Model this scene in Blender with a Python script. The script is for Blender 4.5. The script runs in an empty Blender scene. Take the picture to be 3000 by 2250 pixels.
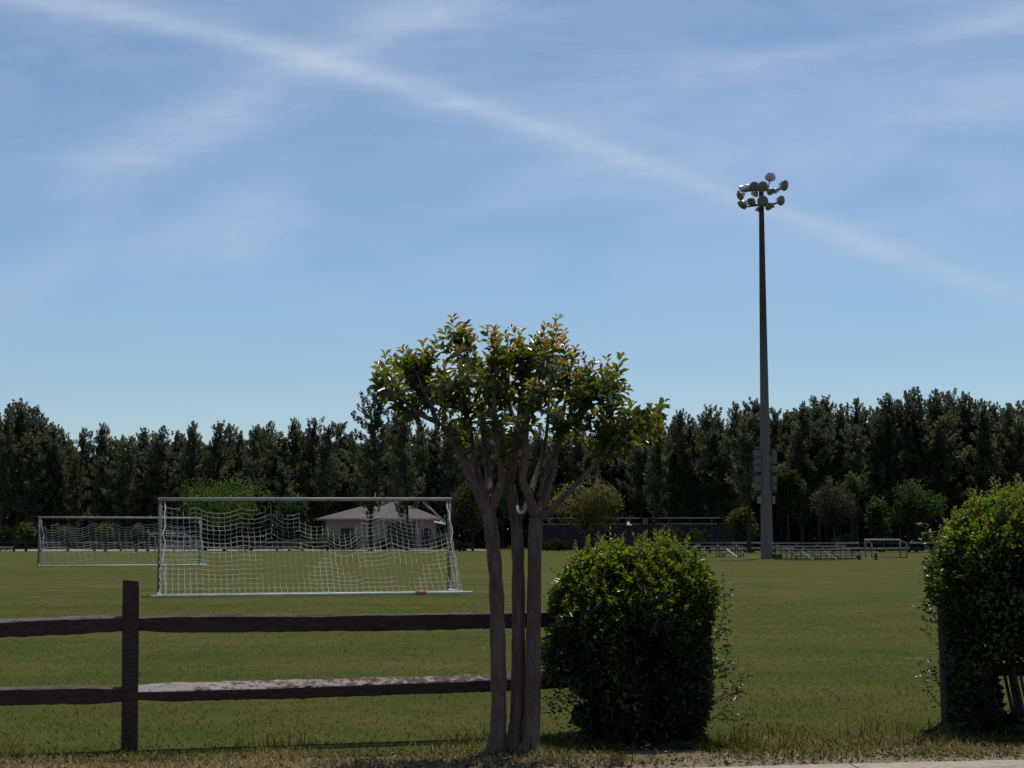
import bpy, math, random
import numpy as np
from mathutils import Vector, Matrix, noise as mnoise

random.seed(7)
rng = np.random.default_rng(7)
scene = bpy.context.scene
col = scene.collection
R = math.radians
PI = math.pi

# ------------------------------------------------------------------ camera
F = 4800.0                       # focal length in pixels of a 3000 px wide frame
PITCH = math.atan(446.0 / F)
CAM = Vector((0, 0, 1.5))
cam_d = bpy.data.cameras.new("camera")
cam = bpy.data.objects.new("camera", cam_d)
col.objects.link(cam)
cam.location = CAM
cam.rotation_euler = (PI / 2 + PITCH, 0, 0)
cam_d.sensor_width = 36
cam_d.lens = F / 3000 * 36
cam_d.clip_start = 0.1
cam_d.clip_end = 8000
scene.camera = cam
CT, ST = math.cos(PITCH), math.sin(PITCH)


def ray(px, py):
    a, b = px - 1500.0, 1125.0 - py
    return Vector((a, F * CT - b * ST, F * ST + b * CT))


def at(px, py, Y):
    """world point seen at photo pixel (px, py) standing at distance Y"""
    d = ray(px, py)
    return CAM + d * (Y / d.y)


def ground(px, py):
    d = ray(px, py)
    return CAM + d * (-CAM.z / d.z)


def X(px, Y):
    return (px - 1500.0) / F * Y * (1 / CT) * 1.0


# ------------------------------------------------------------------ tagging
def tag(o, label=None, cat=None, group=None, kind=None):
    if label: o['label'] = label
    if cat: o['category'] = cat
    if group: o['group'] = group
    if kind: o['kind'] = kind
    return o


ORIG = {}


def thing(name, label, cat, loc=(0, 0, 0), group=None):
    o = bpy.data.objects.new(name, None)
    o.empty_display_size = 0.2
    col.objects.link(o)
    o.location = loc
    ORIG[o.name] = Vector(loc)
    tag(o, label, cat, group)
    return o


def link_mesh(name, me, mats, parent=None):
    o = bpy.data.objects.new(name, me)
    col.objects.link(o)
    if not isinstance(mats, (list, tuple)): mats = [mats]
    for m in mats: me.materials.append(m)
    if parent is not None:
        o.parent = parent
        off = ORIG[parent.name]
        ORIG[o.name] = off
        if off.length > 0:
            me.transform(Matrix.Translation(-off))
    else:
        ORIG[o.name] = Vector((0, 0, 0))
    return o


class MB:
    """collects verts / faces of one mesh"""
    def __init__(s):
        s.v, s.f, s.c = [], [], []

    def add(s, vs, fs, c=None):
        b = len(s.v)
        s.v += [tuple(p) for p in vs]
        s.f += [tuple(i + b for i in f) for f in fs]
        s.c += [c or (1, 1, 1)] * len(vs)
        return s

    def box(s, c, size, rot=None):
        x, y, z = size[0] / 2, size[1] / 2, size[2] / 2
        vs = [Vector(p) for p in ((-x, -y, -z), (x, -y, -z), (x, y, -z), (-x, y, -z), (-x, -y, z), (x, -y, z), (x, y, z), (-x, y, z))]
        if rot is not None: vs = [rot @ p for p in vs]
        c = Vector(c)
        return s.add([p + c for p in vs], [(0, 3, 2, 1), (4, 5, 6, 7), (0, 1, 5, 4), (1, 2, 6, 5), (2, 3, 7, 6), (3, 0, 4, 7)])

    def beam(s, a, b, w, h, up=Vector((0, 0, 1))):
        a, b = Vector(a), Vector(b)
        d = (b - a).normalized()
        side = d.cross(up)
        if side.length < 1e-4: side = d.cross(Vector((0, 1, 0)))
        side.normalize()
        u = side.cross(d)
        vs = []
        for p in (a, b):
            for i, j in ((-1, -1), (1, -1), (1, 1), (-1, 1)):
                vs.append(p + side * (i * w / 2) + u * (j * h / 2))
        return s.add(vs, [(3, 2, 1, 0), (4, 5, 6, 7), (0, 1, 5, 4), (1, 2, 6, 5), (2, 3, 7, 6), (3, 0, 4, 7)])

    def tube(s, pts, radii, n=6, cap=True):
        pts = [Vector(p) for p in pts]
        m = len(pts)
        if not hasattr(radii, '__len__'): radii = [radii] * m
        b = len(s.v)
        ref = None
        for i, p in enumerate(pts):
            t = (pts[min(i + 1, m - 1)] - pts[max(i - 1, 0)])
            if t.length < 1e-9: t = Vector((0, 0, 1))
            t.normalize()
            if ref is None:
                ref = t.orthogonal().normalized()
            ref = (ref - t * ref.dot(t))
            if ref.length < 1e-5: ref = t.orthogonal()
            ref.normalize()
            bn = t.cross(ref)
            for k in range(n):
                a = 2 * PI * k / n
                s.v.append(tuple(p + (ref * math.cos(a) + bn * math.sin(a)) * radii[i]))
                s.c.append((1, 1, 1))
        for i in range(m - 1):
            for k in range(n):
                k2 = (k + 1) % n
                s.f.append((b + i * n + k, b + i * n + k2, b + (i + 1) * n + k2, b + (i + 1) * n + k))
        if cap:
            s.f.append(tuple(b + k for k in reversed(range(n))))
            s.f.append(tuple(b + (m - 1) * n + k for k in range(n)))
        return s

    def lathe(s, prof, org, axis, n=16):
        """prof = list of (distance along axis, radius)"""
        axis = Vector(axis).normalized()
        r1 = axis.orthogonal().normalized()
        r2 = axis.cross(r1)
        org = Vector(org)
        b = len(s.v)
        for d, r in prof:
            for k in range(n):
                a = 2 * PI * k / n
                s.v.append(tuple(org + axis * d + (r1 * math.cos(a) + r2 * math.sin(a)) * r))
                s.c.append((1, 1, 1))
        for i in range(len(prof) - 1):
            for k in range(n):
                k2 = (k + 1) % n
                s.f.append((b + i * n + k, b + i * n + k2, b + (i + 1) * n + k2, b + (i + 1) * n + k))
        s.f.append(tuple(b + k for k in reversed(range(n))))
        s.f.append(tuple(b + (len(prof) - 1) * n + k for k in range(n)))
        return s

    def build(s, name, mat, parent=None, smooth=False):
        me = bpy.data.meshes.new(name)
        me.from_pydata(s.v, [], s.f)
        if smooth:
            me.polygons.foreach_set('use_smooth', [True] * len(me.polygons))
        me.update()
        return link_mesh(name, me, mat, parent)


def np_mesh(name, V, faces, C=None, smooth=False):
    """V (n,3); faces = (m,k) index array, all of one size; C (n,3) point colour"""
    me = bpy.data.meshes.new(name)
    V = np.asarray(V, dtype=np.float32)
    faces = np.asarray(faces, dtype=np.int32)
    m, k = faces.shape
    me.vertices.add(len(V)); me.vertices.foreach_set('co', V.ravel())
    me.loops.add(m * k); me.loops.foreach_set('vertex_index', faces.ravel())
    me.polygons.add(m)
    me.polygons.foreach_set('loop_start', np.arange(m, dtype=np.int32) * k)
    me.polygons.foreach_set('loop_total', np.full(m, k, dtype=np.int32))
    if smooth: me.polygons.foreach_set('use_smooth', np.ones(m, dtype=bool))
    if C is not None:
        ca = me.color_attributes.new('tint', 'FLOAT_COLOR', 'POINT')
        C4 = np.ones((len(V), 4), dtype=np.float32); C4[:, :3] = C
        ca.data.foreach_set('color', C4.ravel())
    me.update(calc_edges=True)
    return me


def nrm(a):
    return a / np.maximum(np.linalg.norm(a, axis=1, keepdims=True), 1e-9)


def leaf_arrays(P, D, N, L, W, C, fold=0.25, curl=0.15):
    n = len(P)
    D = nrm(D); S = nrm(np.cross(D, N)); N2 = np.cross(S, D)
    L = L[:, None]; W = W[:, None]
    b = P
    l1 = P + D * .3 * L + S * W * .46 + N2 * W * fold
    l2 = P + D * .68 * L + S * W * .40 + N2 * W * fold
    tp = P + D * L - N2 * L * curl
    r2 = P + D * .68 * L - S * W * .40 + N2 * W * fold
    r1 = P + D * .3 * L - S * W * .46 + N2 * W * fold
    V = np.stack([b, l1, l2, tp, r2, r1], axis=1).reshape(-1, 3)
    i = np.arange(n)[:, None] * 6
    Fq = np.concatenate([i + np.array([[0, 1, 2, 3]]), i + np.array([[0, 3, 4, 5]])], axis=0)
    return V, Fq, np.repeat(C, 6, axis=0)


def card_arrays(P, D, N, L, W, C):
    """simple pointed quads for far foliage"""
    n = len(P)
    D = nrm(D); S = nrm(np.cross(D, N))
    L = L[:, None]; W = W[:, None]
    V = np.stack([P, P + D * .45 * L + S * W * .5, P + D * L, P + D * .45 * L - S * W * .5], axis=1).reshape(-1, 3)
    i = np.arange(n)[:, None] * 4
    return V, i + np.array([[0, 1, 2, 3]]), np.repeat(C, 4, axis=0)


def foliage_mesh(name, V, Fq, CC, wood, mats, parent):
    """leaves (material 0) and the fine twigs that carry them (material 1) as one mesh"""
    W_ = np.array(wood.v); FW = np.array(wood.f)
    me = np_mesh(name, np.concatenate([V, W_]), np.concatenate([Fq, FW + len(V)]), np.concatenate([CC, np.ones((len(W_), 3))]), True)
    mi = np.zeros(len(Fq) + len(FW), dtype=np.int32); mi[len(Fq):] = 1
    o = link_mesh(name, me, mats, parent)
    me.polygons.foreach_set('material_index', mi)
    return o


def rand_dirs(n):
    return nrm(rng.normal(size=(n, 3)))


# ------------------------------------------------------------------ materials
def new_mat(name):
    m = bpy.data.materials.new(name)
    m.use_nodes = True
    nt = m.node_tree
    nt.nodes.clear()
    out = nt.nodes.new('ShaderNodeOutputMaterial')
    return m, nt, out


def N_(nt, t, **kw):
    n = nt.nodes.new('ShaderNode' + t)
    for k, v in kw.items():
        if k == 'ins':
            for kk, vv in v.items(): n.inputs[kk].default_value = vv
        else: setattr(n, k, v)
    return n


def ramp(nt, fac, stops):
    r = nt.nodes.new('ShaderNodeValToRGB')
    e = r.color_ramp.elements
    while len(e) < len(stops): e.new(0.5)
    for k, (p, c) in zip(e, stops):
        k.position = p; k.color = (*c, 1) if len(c) == 3 else c
    nt.links.new(fac, r.inputs[0])
    return r.outputs[0]


def mixc(nt, fac, a, b, mode='MIX'):
    m = N_(nt, 'Mix', data_type='RGBA', blend_type=mode)
    for s, v in ((0, fac), (6, a), (7, b)):
        if hasattr(v, 'type') and hasattr(v, 'links'): nt.links.new(v, m.inputs[s])
        elif s == 0: m.inputs[0].default_value = v
        else: m.inputs[s].default_value = (*v, 1)
    return m.outputs[2]


def mth(nt, op, a, b=None, c=None):
    m = N_(nt, 'Math', operation=op)
    for i, v in enumerate((a, b, c)):
        if v is None: continue
        if isinstance(v, (int, float)): m.inputs[i].default_value = v
        else: nt.links.new(v, m.inputs[i])
    return m.outputs[0]


def noise_t(nt, scale, detail=4, rough=.6, vec=None, dist=0):
    n = N_(nt, 'TexNoise', ins={'Scale': scale, 'Detail': detail, 'Roughness': rough, 'Distortion': dist})
    if vec is not None: nt.links.new(vec, n.inputs['Vector'])
    return n.outputs['Fac']


def simple_mat(name, c1, c2, scale=8, rough=.7, metal=0, stretch=None, bump=0, spec=.4):
    m, nt, out = new_mat(name)
    tc = N_(nt, 'TexCoord').outputs['Object']
    if stretch:
        mp = N_(nt, 'Mapping'); mp.inputs['Scale'].default_value = stretch
        nt.links.new(tc, mp.inputs[0]); tc = mp.outputs[0]
    f = noise_t(nt, scale, 6, .65, tc)
    c = ramp(nt, f, [(.3, c1), (.7, c2)])
    p = N_(nt, 'BsdfPrincipled', ins={'Roughness': rough, 'Metallic': metal, 'Specular IOR Level': spec})
    nt.links.new(c, p.inputs['Base Color'])
    if bump:
        b = N_(nt, 'Bump', ins={'Strength': bump, 'Distance': .02})
        nt.links.new(f, b.inputs['Height']); nt.links.new(b.outputs[0], p.inputs['Normal'])
    nt.links.new(p.outputs[0], out.inputs[0])
    return m


def leaf_mat(name, transl=.35, rough=.35, spec=.5, trans_gain=(1.5, 1.6, .6), gain=1.0):
    m, nt, out = new_mat(name)
    at_ = N_(nt, 'Attribute', attribute_name='tint').outputs['Color']
    base = mixc(nt, 1.0, at_, (gain, gain, gain), 'MULTIPLY')
    p = N_(nt, 'BsdfPrincipled', ins={'Roughness': rough, 'Specular IOR Level': spec})
    nt.links.new(base, p.inputs['Base Color'])
    t = N_(nt, 'BsdfTranslucent')
    nt.links.new(mixc(nt, 1.0, at_, trans_gain, 'MULTIPLY'), t.inputs['Color'])
    mx = N_(nt, 'MixShader'); mx.inputs[0].default_value = transl
    nt.links.new(p.outputs[0], mx.inputs[1]); nt.links.new(t.outputs[0], mx.inputs[2])
    nt.links.new(mx.outputs[0], out.inputs[0])
    return m


M = {}
M['leaf'] = leaf_mat('myrtle_leaf', .5, .24, .8, (2.3, 2.2, .6))
M['shrub'] = leaf_mat('shrub_leaf', .45, .30, .5, (2.1, 2.1, .6))
M['far_leaf'] = leaf_mat('distant_leaf', .42, .8, .05, (1.8, 1.8, .9), 1.15)
M['needle'] = leaf_mat('pine_needle', .52, .85, .02, (1.6, 1.6, 1.3))
def grass_blade_mat():
    m, nt, out = new_mat('grass_blade')
    c = N_(nt, 'Attribute', attribute_name='tint').outputs['Color']
    g = N_(nt, 'NewGeometry')
    nm = N_(nt, 'VectorMath', operation='ADD'); sc_ = N_(nt, 'VectorMath', operation='SCALE'); sc_.inputs['Scale'].default_value = .35
    nt.links.new(g.outputs['Normal'], sc_.inputs[0]); nt.links.new(sc_.outputs[0], nm.inputs[0]); nm.inputs[1].default_value = (0, 0, 1)
    nz = N_(nt, 'VectorMath', operation='NORMALIZE'); nt.links.new(nm.outputs[0], nz.inputs[0])
    d = N_(nt, 'BsdfDiffuse'); nt.links.new(c, d.inputs['Color']); nt.links.new(nz.outputs[0], d.inputs['Normal'])
    t = N_(nt, 'BsdfTranslucent'); nt.links.new(mixc(nt, 1.0, c, (1.3, 1.3, .6), 'MULTIPLY'), t.inputs['Color'])
    mx = N_(nt, 'MixShader'); mx.inputs[0].default_value = .25
    nt.links.new(d.outputs[0], mx.inputs[1]); nt.links.new(t.outputs[0], mx.inputs[2]); nt.links.new(mx.outputs[0], out.inputs[0])
    return m


M['grass_blade'] = grass_blade_mat()
M['litter'] = leaf_mat('dry_leaf', .15, .8, .1, (1, 1, 1))
def bark_mat():
    m, nt, out = new_mat('peeling_bark')
    tc = N_(nt, 'TexCoord').outputs['Object']
    mp = N_(nt, 'Mapping'); mp.inputs['Scale'].default_value = (1, 1, .28); nt.links.new(tc, mp.inputs[0])
    a = noise_t(nt, 14, 5, .6, mp.outputs[0], .6)
    b_ = noise_t(nt, 60, 5, .7, mp.outputs[0])
    base = ramp(nt, b_, [(.3, (.085, .053, .038)), (.7, (.145, .095, .07))])
    patch = ramp(nt, a, [(.50, (0, 0, 0)), (.55, (1, 1, 1))])
    c = mixc(nt, patch, base, ramp(nt, b_, [(.3, (.12, .082, .06)), (.7, (.175, .125, .097))]))
    dk = ramp(nt, a, [(.34, (1, 1, 1)), (.40, (0, 0, 0))])
    c = mixc(nt, dk, c, (.07, .044, .034))
    p = N_(nt, 'BsdfPrincipled', ins={'Roughness': .8, 'Specular IOR Level': .2}); nt.links.new(c, p.inputs['Base Color'])
    bp = N_(nt, 'Bump', ins={'Strength': .6, 'Distance': .006}); nt.links.new(mth(nt, 'ADD', a, mth(nt, 'MULTIPLY', b_, .5)), bp.inputs['Height'])
    nt.links.new(bp.outputs[0], p.inputs['Normal']); nt.links.new(p.outputs[0], out.inputs[0])
    return m


M['bark'] = bark_mat()
M['twig'] = simple_mat('twig_bark', (.05, .036, .03), (.09, .065, .05), 20, .7)
M['pine_bark'] = simple_mat('pine_bark', (.03, .025, .022), (.06, .05, .044), 4, .95, stretch=(2, 2, .5), spec=.05)
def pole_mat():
    m, nt, out = new_mat('weathered_silhouette_pole')
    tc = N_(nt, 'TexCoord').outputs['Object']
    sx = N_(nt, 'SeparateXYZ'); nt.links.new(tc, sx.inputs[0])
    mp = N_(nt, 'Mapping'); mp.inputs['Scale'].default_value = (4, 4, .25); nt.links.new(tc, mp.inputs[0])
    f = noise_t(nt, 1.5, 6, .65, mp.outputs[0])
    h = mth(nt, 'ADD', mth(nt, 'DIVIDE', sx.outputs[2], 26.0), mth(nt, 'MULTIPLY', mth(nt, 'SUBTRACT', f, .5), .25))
    c = ramp(nt, h, [(.25, (.20, .185, .165)), (.45, (.18, .16, .138)), (.62, (.11, .085, .062)), (1, (.09, .068, .05))])  # dark backlit silhouette of the upper pole put into its base colour
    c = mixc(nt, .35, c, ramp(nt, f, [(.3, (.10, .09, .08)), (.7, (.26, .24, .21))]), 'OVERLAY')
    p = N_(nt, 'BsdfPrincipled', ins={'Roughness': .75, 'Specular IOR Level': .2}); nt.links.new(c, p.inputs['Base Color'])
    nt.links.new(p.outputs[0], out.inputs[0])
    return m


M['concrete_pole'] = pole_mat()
M['lamp_shell'] = simple_mat('lamp_aluminium', (.42, .42, .42), (.55, .55, .55), 5, .32, .85)
M['lamp_glass'] = simple_mat('lamp_lens', (.16, .145, .10), (.22, .195, .14), 6, .35, 0, spec=.3)
M['lamp_pale'] = simple_mat('lamp_lens_pale', (.42, .42, .40), (.52, .52, .50), 6, .3, 0, spec=.6)
M['dark_metal'] = simple_mat('dark_steel', (.06, .052, .045), (.10, .09, .08), 8, .6, .3)
M['box_metal'] = simple_mat('box_grey', (.095, .098, .10), (.125, .128, .13), 4, .6)
M['pale_box'] = simple_mat('box_pale', (.18, .18, .175), (.24, .24, .23), 4, .6)
M['white_metal'] = simple_mat('goal_white_paint', (.25, .235, .195), (.44, .42, .36), 3, .6, spec=.25)
M['grey_metal'] = simple_mat('goal_grey_paint', (.15, .142, .115), (.23, .22, .185), 3, .65, spec=.2)
M['ground_bar'] = simple_mat('ground_bar_paint', (.50, .48, .38), (.82, .80, .68), 2.5, .6)
M['net'] = simple_mat('net_cord', (.52, .51, .45), (.72, .70, .62), 2, .9, spec=.1)
M['net_dim'] = simple_mat('net_cord_dim', (.40, .40, .36), (.56, .55, .50), 2, .9, spec=.1)
M['tape'] = simple_mat('red_tape', (.55, .13, .10), (.62, .2, .15), 5, .6)
M['aluminium'] = simple_mat('bleacher_plank', (.20, .19, .165), (.30, .29, .255), 3, .5, .2)
M['glint_alu'] = simple_mat('glint_aluminium', (.75, .77, .72), (.85, .86, .82), 3, .35, .1)  # sun glint on the bleacher braces painted as a near-white metal
M['wall_tan'] = simple_mat('tan_wall', (.28, .215, .17), (.36, .285, .225), 1.2, .9, spec=.1)
M['trim_tan'] = simple_mat('tan_trim', (.24, .20, .17), (.30, .25, .21), 2, .8)
M['roof'] = simple_mat('shingle_roof', (.13, .108, .10), (.19, .16, .145), 6, .95, stretch=(1, 1, 5), spec=.1)
M['dark_void'] = simple_mat('dark_opening', (.012, .013, .018), (.022, .023, .03), 2, .5)
M['door_wood'] = simple_mat('brown_door', (.06, .035, .022), (.09, .055, .035), 3, .7)
M['far_wood'] = simple_mat('grey_fence_wood', (.28, .24, .20), (.50, .43, .37), 1.5, .9, spec=.1)
M['far_wood_dark'] = simple_mat('dark_fence_wood', (.035, .03, .028), (.06, .05, .045), 2, .9, spec=.1)
M['chain'] = simple_mat('chainlink_steel', (.075, .077, .08), (.115, .117, .12), 3, .6, .3)
M['screen'] = simple_mat('windscreen_mesh', (.035, .034, .036), (.05, .049, .05), 1.0, .9, spec=.05)
M['kerb'] = simple_mat('kerb_concrete', (.30, .255, .185), (.46, .40, .31), 14, .9, bump=.4, spec=.15)
M['asphalt'] = simple_mat('asphalt', (.035, .035, .036), (.065, .064, .062), 60, .9, bump=.3, spec=.2)
M['path'] = simple_mat('sandy_path', (.24, .22, .19), (.32, .30, .26), .4, .95, spec=.05)


def rail_mat(name, pale0, pale1, thr, drift=0.0):
    m, nt, out = new_mat(name)
    tc = N_(nt, 'TexCoord').outputs['Object']
    mp = N_(nt, 'Mapping'); mp.inputs['Scale'].default_value = (1.2, 9, 14)
    mp.inputs['Rotation'].default_value = (0, 0, -R(15.5))
    nt.links.new(tc, mp.inputs[0])
    grain = noise_t(nt, 3.5, 8, .7, mp.outputs[0], .4)
    blotch = noise_t(nt, 16, 5, .7, tc)
    sxx = N_(nt, 'SeparateXYZ'); nt.links.new(tc, sxx.inputs[0])
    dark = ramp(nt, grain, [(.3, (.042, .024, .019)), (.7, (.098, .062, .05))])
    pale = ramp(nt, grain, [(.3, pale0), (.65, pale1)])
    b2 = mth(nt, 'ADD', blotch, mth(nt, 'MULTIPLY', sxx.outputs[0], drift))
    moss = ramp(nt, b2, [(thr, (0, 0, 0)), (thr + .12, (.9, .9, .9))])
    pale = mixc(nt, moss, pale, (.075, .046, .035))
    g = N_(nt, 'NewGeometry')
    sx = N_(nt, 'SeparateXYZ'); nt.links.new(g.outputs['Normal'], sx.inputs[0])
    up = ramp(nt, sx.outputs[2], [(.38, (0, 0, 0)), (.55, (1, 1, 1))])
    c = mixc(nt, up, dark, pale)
    p = N_(nt, 'BsdfPrincipled', ins={'Roughness': .85, 'Specular IOR Level': .12})
    nt.links.new(c, p.inputs['Base Color'])
    b = N_(nt, 'Bump', ins={'Strength': .9, 'Distance': .012})
    nt.links.new(grain, b.inputs['Height']); nt.links.new(b.outputs[0], p.inputs['Normal'])
    nt.links.new(p.outputs[0], out.inputs[0])
    return m


M['rail'] = rail_mat('split_rail_wood', (.07, .055, .045), (.14, .115, .10), .55)
M['rail_pale'] = rail_mat('bleached_rail_wood', (.27, .225, .20), (.42, .36, .325), .55, .075)
M['rail_grey'] = rail_mat('grey_rail_wood', (.095, .082, .08), (.165, .145, .14), .58)

# kerb line geometry (back edge of the kerb), used by ground and kerb
K0 = Vector((1.575, 10.80, 0)); KD = Vector((.986, .164, 0)).normalized(); KN = Vector((-KD.y, KD.x, 0))


def ground_mat():
    m, nt, out = new_mat('field_grass')
    tc = N_(nt, 'TexCoord').outputs['Object']
    n1 = noise_t(nt, .35, 5, .6, tc)
    n2 = noise_t(nt, 2.2, 5, .65, tc)
    n3 = noise_t(nt, 28, 4, .7, tc)
    n4 = noise_t(nt, .09, 3, .5, tc)
    mp = N_(nt, 'Mapping'); mp.inputs['Rotation'].default_value = (0, 0, -R(15.5)); mp.inputs['Scale'].default_value = (.03, .35, 1)
    nt.links.new(tc, mp.inputs[0])
    mow = noise_t(nt, 1.0, 3, .55, mp.outputs[0])
    f = mth(nt, 'ADD', mth(nt, 'MULTIPLY', n1, .42), mth(nt, 'MULTIPLY', n2, .38))
    f = mth(nt, 'ADD', f, mth(nt, 'MULTIPLY', n3, .26))
    f = mth(nt, 'ADD', f, mth(nt, 'MULTIPLY', mow, .30))
    grass = ramp(nt, f, [(.54, (.051, .072, .012)), (.68, (.083, .092, .018)), (.82, (.132, .114, .034))])
    brown = ramp(nt, mth(nt, 'ADD', mth(nt, 'MULTIPLY', n1, .6), mth(nt, 'MULTIPLY', n2, .45)), [(.54, (0, 0, 0)), (.66, (.7, .7, .7))])
    grass = mixc(nt, brown, grass, (.115, .090, .032))
    mp2 = N_(nt, 'Mapping'); mp2.inputs['Scale'].default_value = (.55, .35, 1); nt.links.new(tc, mp2.inputs[0])
    dry = ramp(nt, noise_t(nt, 1.0, 5, .7, mp2.outputs[0]), [(.60, (0, 0, 0)), (.70, (.6, .6, .6))])
    grass = mixc(nt, dry, grass, (.19, .165, .085))
    far = ramp(nt, n4, [(.4, (0, 0, 0)), (.65, (.5, .5, .5))])
    grass = mixc(nt, far, grass, (.080, .082, .018))
    # dry verge by the kerb
    sx = N_(nt, 'SeparateXYZ'); nt.links.new(tc, sx.inputs[0])
    d = mth(nt, 'ADD', mth(nt, 'MULTIPLY', mth(nt, 'SUBTRACT', sx.outputs[0], K0.x), KN.x), mth(nt, 'MULTIPLY', mth(nt, 'SUBTRACT', sx.outputs[1], K0.y), KN.y))
    n5 = noise_t(nt, 5, 6, .7, tc)
    n6 = noise_t(nt, 45, 5, .75, tc)
    dd = mth(nt, 'ADD', d, mth(nt, 'MULTIPLY', mth(nt, 'SUBTRACT', n5, .5), 1.5))
    wv = ramp(nt, mth(nt, 'DIVIDE', dd, 2.0), [(.36, (1, 1, 1)), (.66, (0, 0, 0))])
    dirt = ramp(nt, mth(nt, 'ADD', mth(nt, 'MULTIPLY', n6, .7), mth(nt, 'MULTIPLY', n5, .3)), [(.34, (.09, .07, .04)), (.5, (.24, .18, .105)), (.64, (.42, .33, .22))])
    c = mixc(nt, wv, grass, dirt)
    sand = ramp(nt, mth(nt, 'DIVIDE', dd, 1.0), [(.10, (1, 1, 1)), (.35, (0, 0, 0))])
    c = mixc(nt, sand, c, ramp(nt, n6, [(.34, (.13, .10, .075)), (.5, (.28, .22, .17)), (.66, (.46, .39, .32))]))
    p = N_(nt, 'BsdfPrincipled', ins={'Roughness': .95, 'Specular IOR Level': .05})
    nt.links.new(c, p.inputs['Base Color'])
    b = N_(nt, 'Bump', ins={'Strength': .6, 'Distance': .05})
    nt.links.new(mth(nt, 'ADD', n3, n6), b.inputs['Height']); nt.links.new(b.outputs[0], p.inputs['Normal'])
    nt.links.new(p.outputs[0], out.inputs[0])
    return m


M['ground'] = ground_mat()

# ------------------------------------------------------------------ setting
S = 3500
a, b = K0 - KD * S, K0 + KD * S
mb = MB(); mb.add([a, b, b + KN * S, a + KN * S], [(0, 1, 2, 3)])
tag(mb.build('ground', M['ground']), kind='structure')

mb = MB()
z0 = -.135
e = K0 - KN * .33
mb.add([e - KD * 300 + Vector((0, 0, z0)), e + KD * 300 + Vector((0, 0, z0)), e + KD * 300 - KN * 40 + Vector((0, 0, z0)), e - KD * 300 - KN * 40 + Vector((0, 0, z0))], [(3, 2, 1, 0)])
tag(mb.build('road', M['asphalt']), kind='structure')

mb = MB()
prof = [(0, -.05), (0, .012), (-.02, .02), (-.22, .012), (-.27, -.004), (-.30, -.04), (-.325, -.10), (-.33, -.15)]
joint = (at(2520, 2245, 10.7) - K0).dot(KD)
seg = 3.0
for i in range(-8, 9):
    t0, t1 = joint + i * seg + .006, joint + (i + 1) * seg - .006
    m_ = 12
    vs, fs = [], []
    for k in range(m_ + 1):
        t = t0 + (t1 - t0) * k / m_
        for j, (o_, z_) in enumerate(prof):
            w = mnoise.noise(Vector((t * 3, j * 1.3, 0))) * .006
            vs.append(K0 + KD * t + KN * (o_ + w) + Vector((0, 0, z_ + w)))
    n = len(prof)
    for k in range(m_):
        for j in range(n - 1):
            fs.append((k * n + j, k * n + j + 1, (k + 1) * n + j + 1, (k + 1) * n + j))
    fs.append(tuple(range(n))[::-1]); fs.append(tuple(m_ * n + j for j in range(n)))
    mb.add(vs, fs)
tag(mb.build('kerb', M['kerb']), kind='structure')

# sandy path along the far edge of the field
mb = MB()
pl = [ground(-900, 1616), ground(1430, 1613), ground(1430, 1608.5), ground(-900, 1609)]
mb.add([p + Vector((0, 0, .006)) for p in pl], [(0, 1, 2, 3)])
tag(mb.build('path', M['path']), kind='structure')

# ------------------------------------------------------------------ near split-rail fence
FD = Vector((math.cos(R(15.5)), math.sin(R(15.5)), 0)); FN = Vector((-FD.y, FD.x, 0))   # FN points away from the camera
FP = ground(379, 2195)


def fence_pt(t, z=0, off=0):
    return FP + FD * t + FN * off + Vector((0, 0, z))


def rough_post(t, h, name, parent, w=.112, seed=0, notch=True):
    n_seg = 26
    cs = [(-1, -.8), (-.8, -1), (.8, -1), (1, -.8), (1, .8), (.8, 1), (-.8, 1), (-1, .8)]
    vs, fs = [], []
    for i in range(n_seg + 1):
        z = -.05 + (h + .05) * i / n_seg
        for j, (cx, cy) in enumerate(cs):
            k = 1 + .05 * mnoise.noise(Vector((z * 6, j * 2.1, seed))) + .03 * mnoise.noise(Vector((z * 25, j * 3.7, seed)))
            zz = z
            x = cx * w / 2 * k
            if i == n_seg:
                zz += .004 * mnoise.noise(Vector((j * 1.7, seed, 3)))
                if notch and cx > .5: zz -= .005; x *= .9
            if notch and i == n_seg - 1 and cx > .5: zz -= .002
            vs.append(fence_pt(t + x - .012 * z, zz, cy * w / 2 * k))
    n = 8
    for i in range(n_seg):
        for j in range(n):
            j2 = (j + 1) % n
            fs.append((i * n + j, i * n + j2, (i + 1) * n + j2, (i + 1) * n + j))
    fs.append(tuple(n_seg * n + j for j in range(n)))
    return MB().add(vs, fs).build(name, M['rail'], parent)


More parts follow.
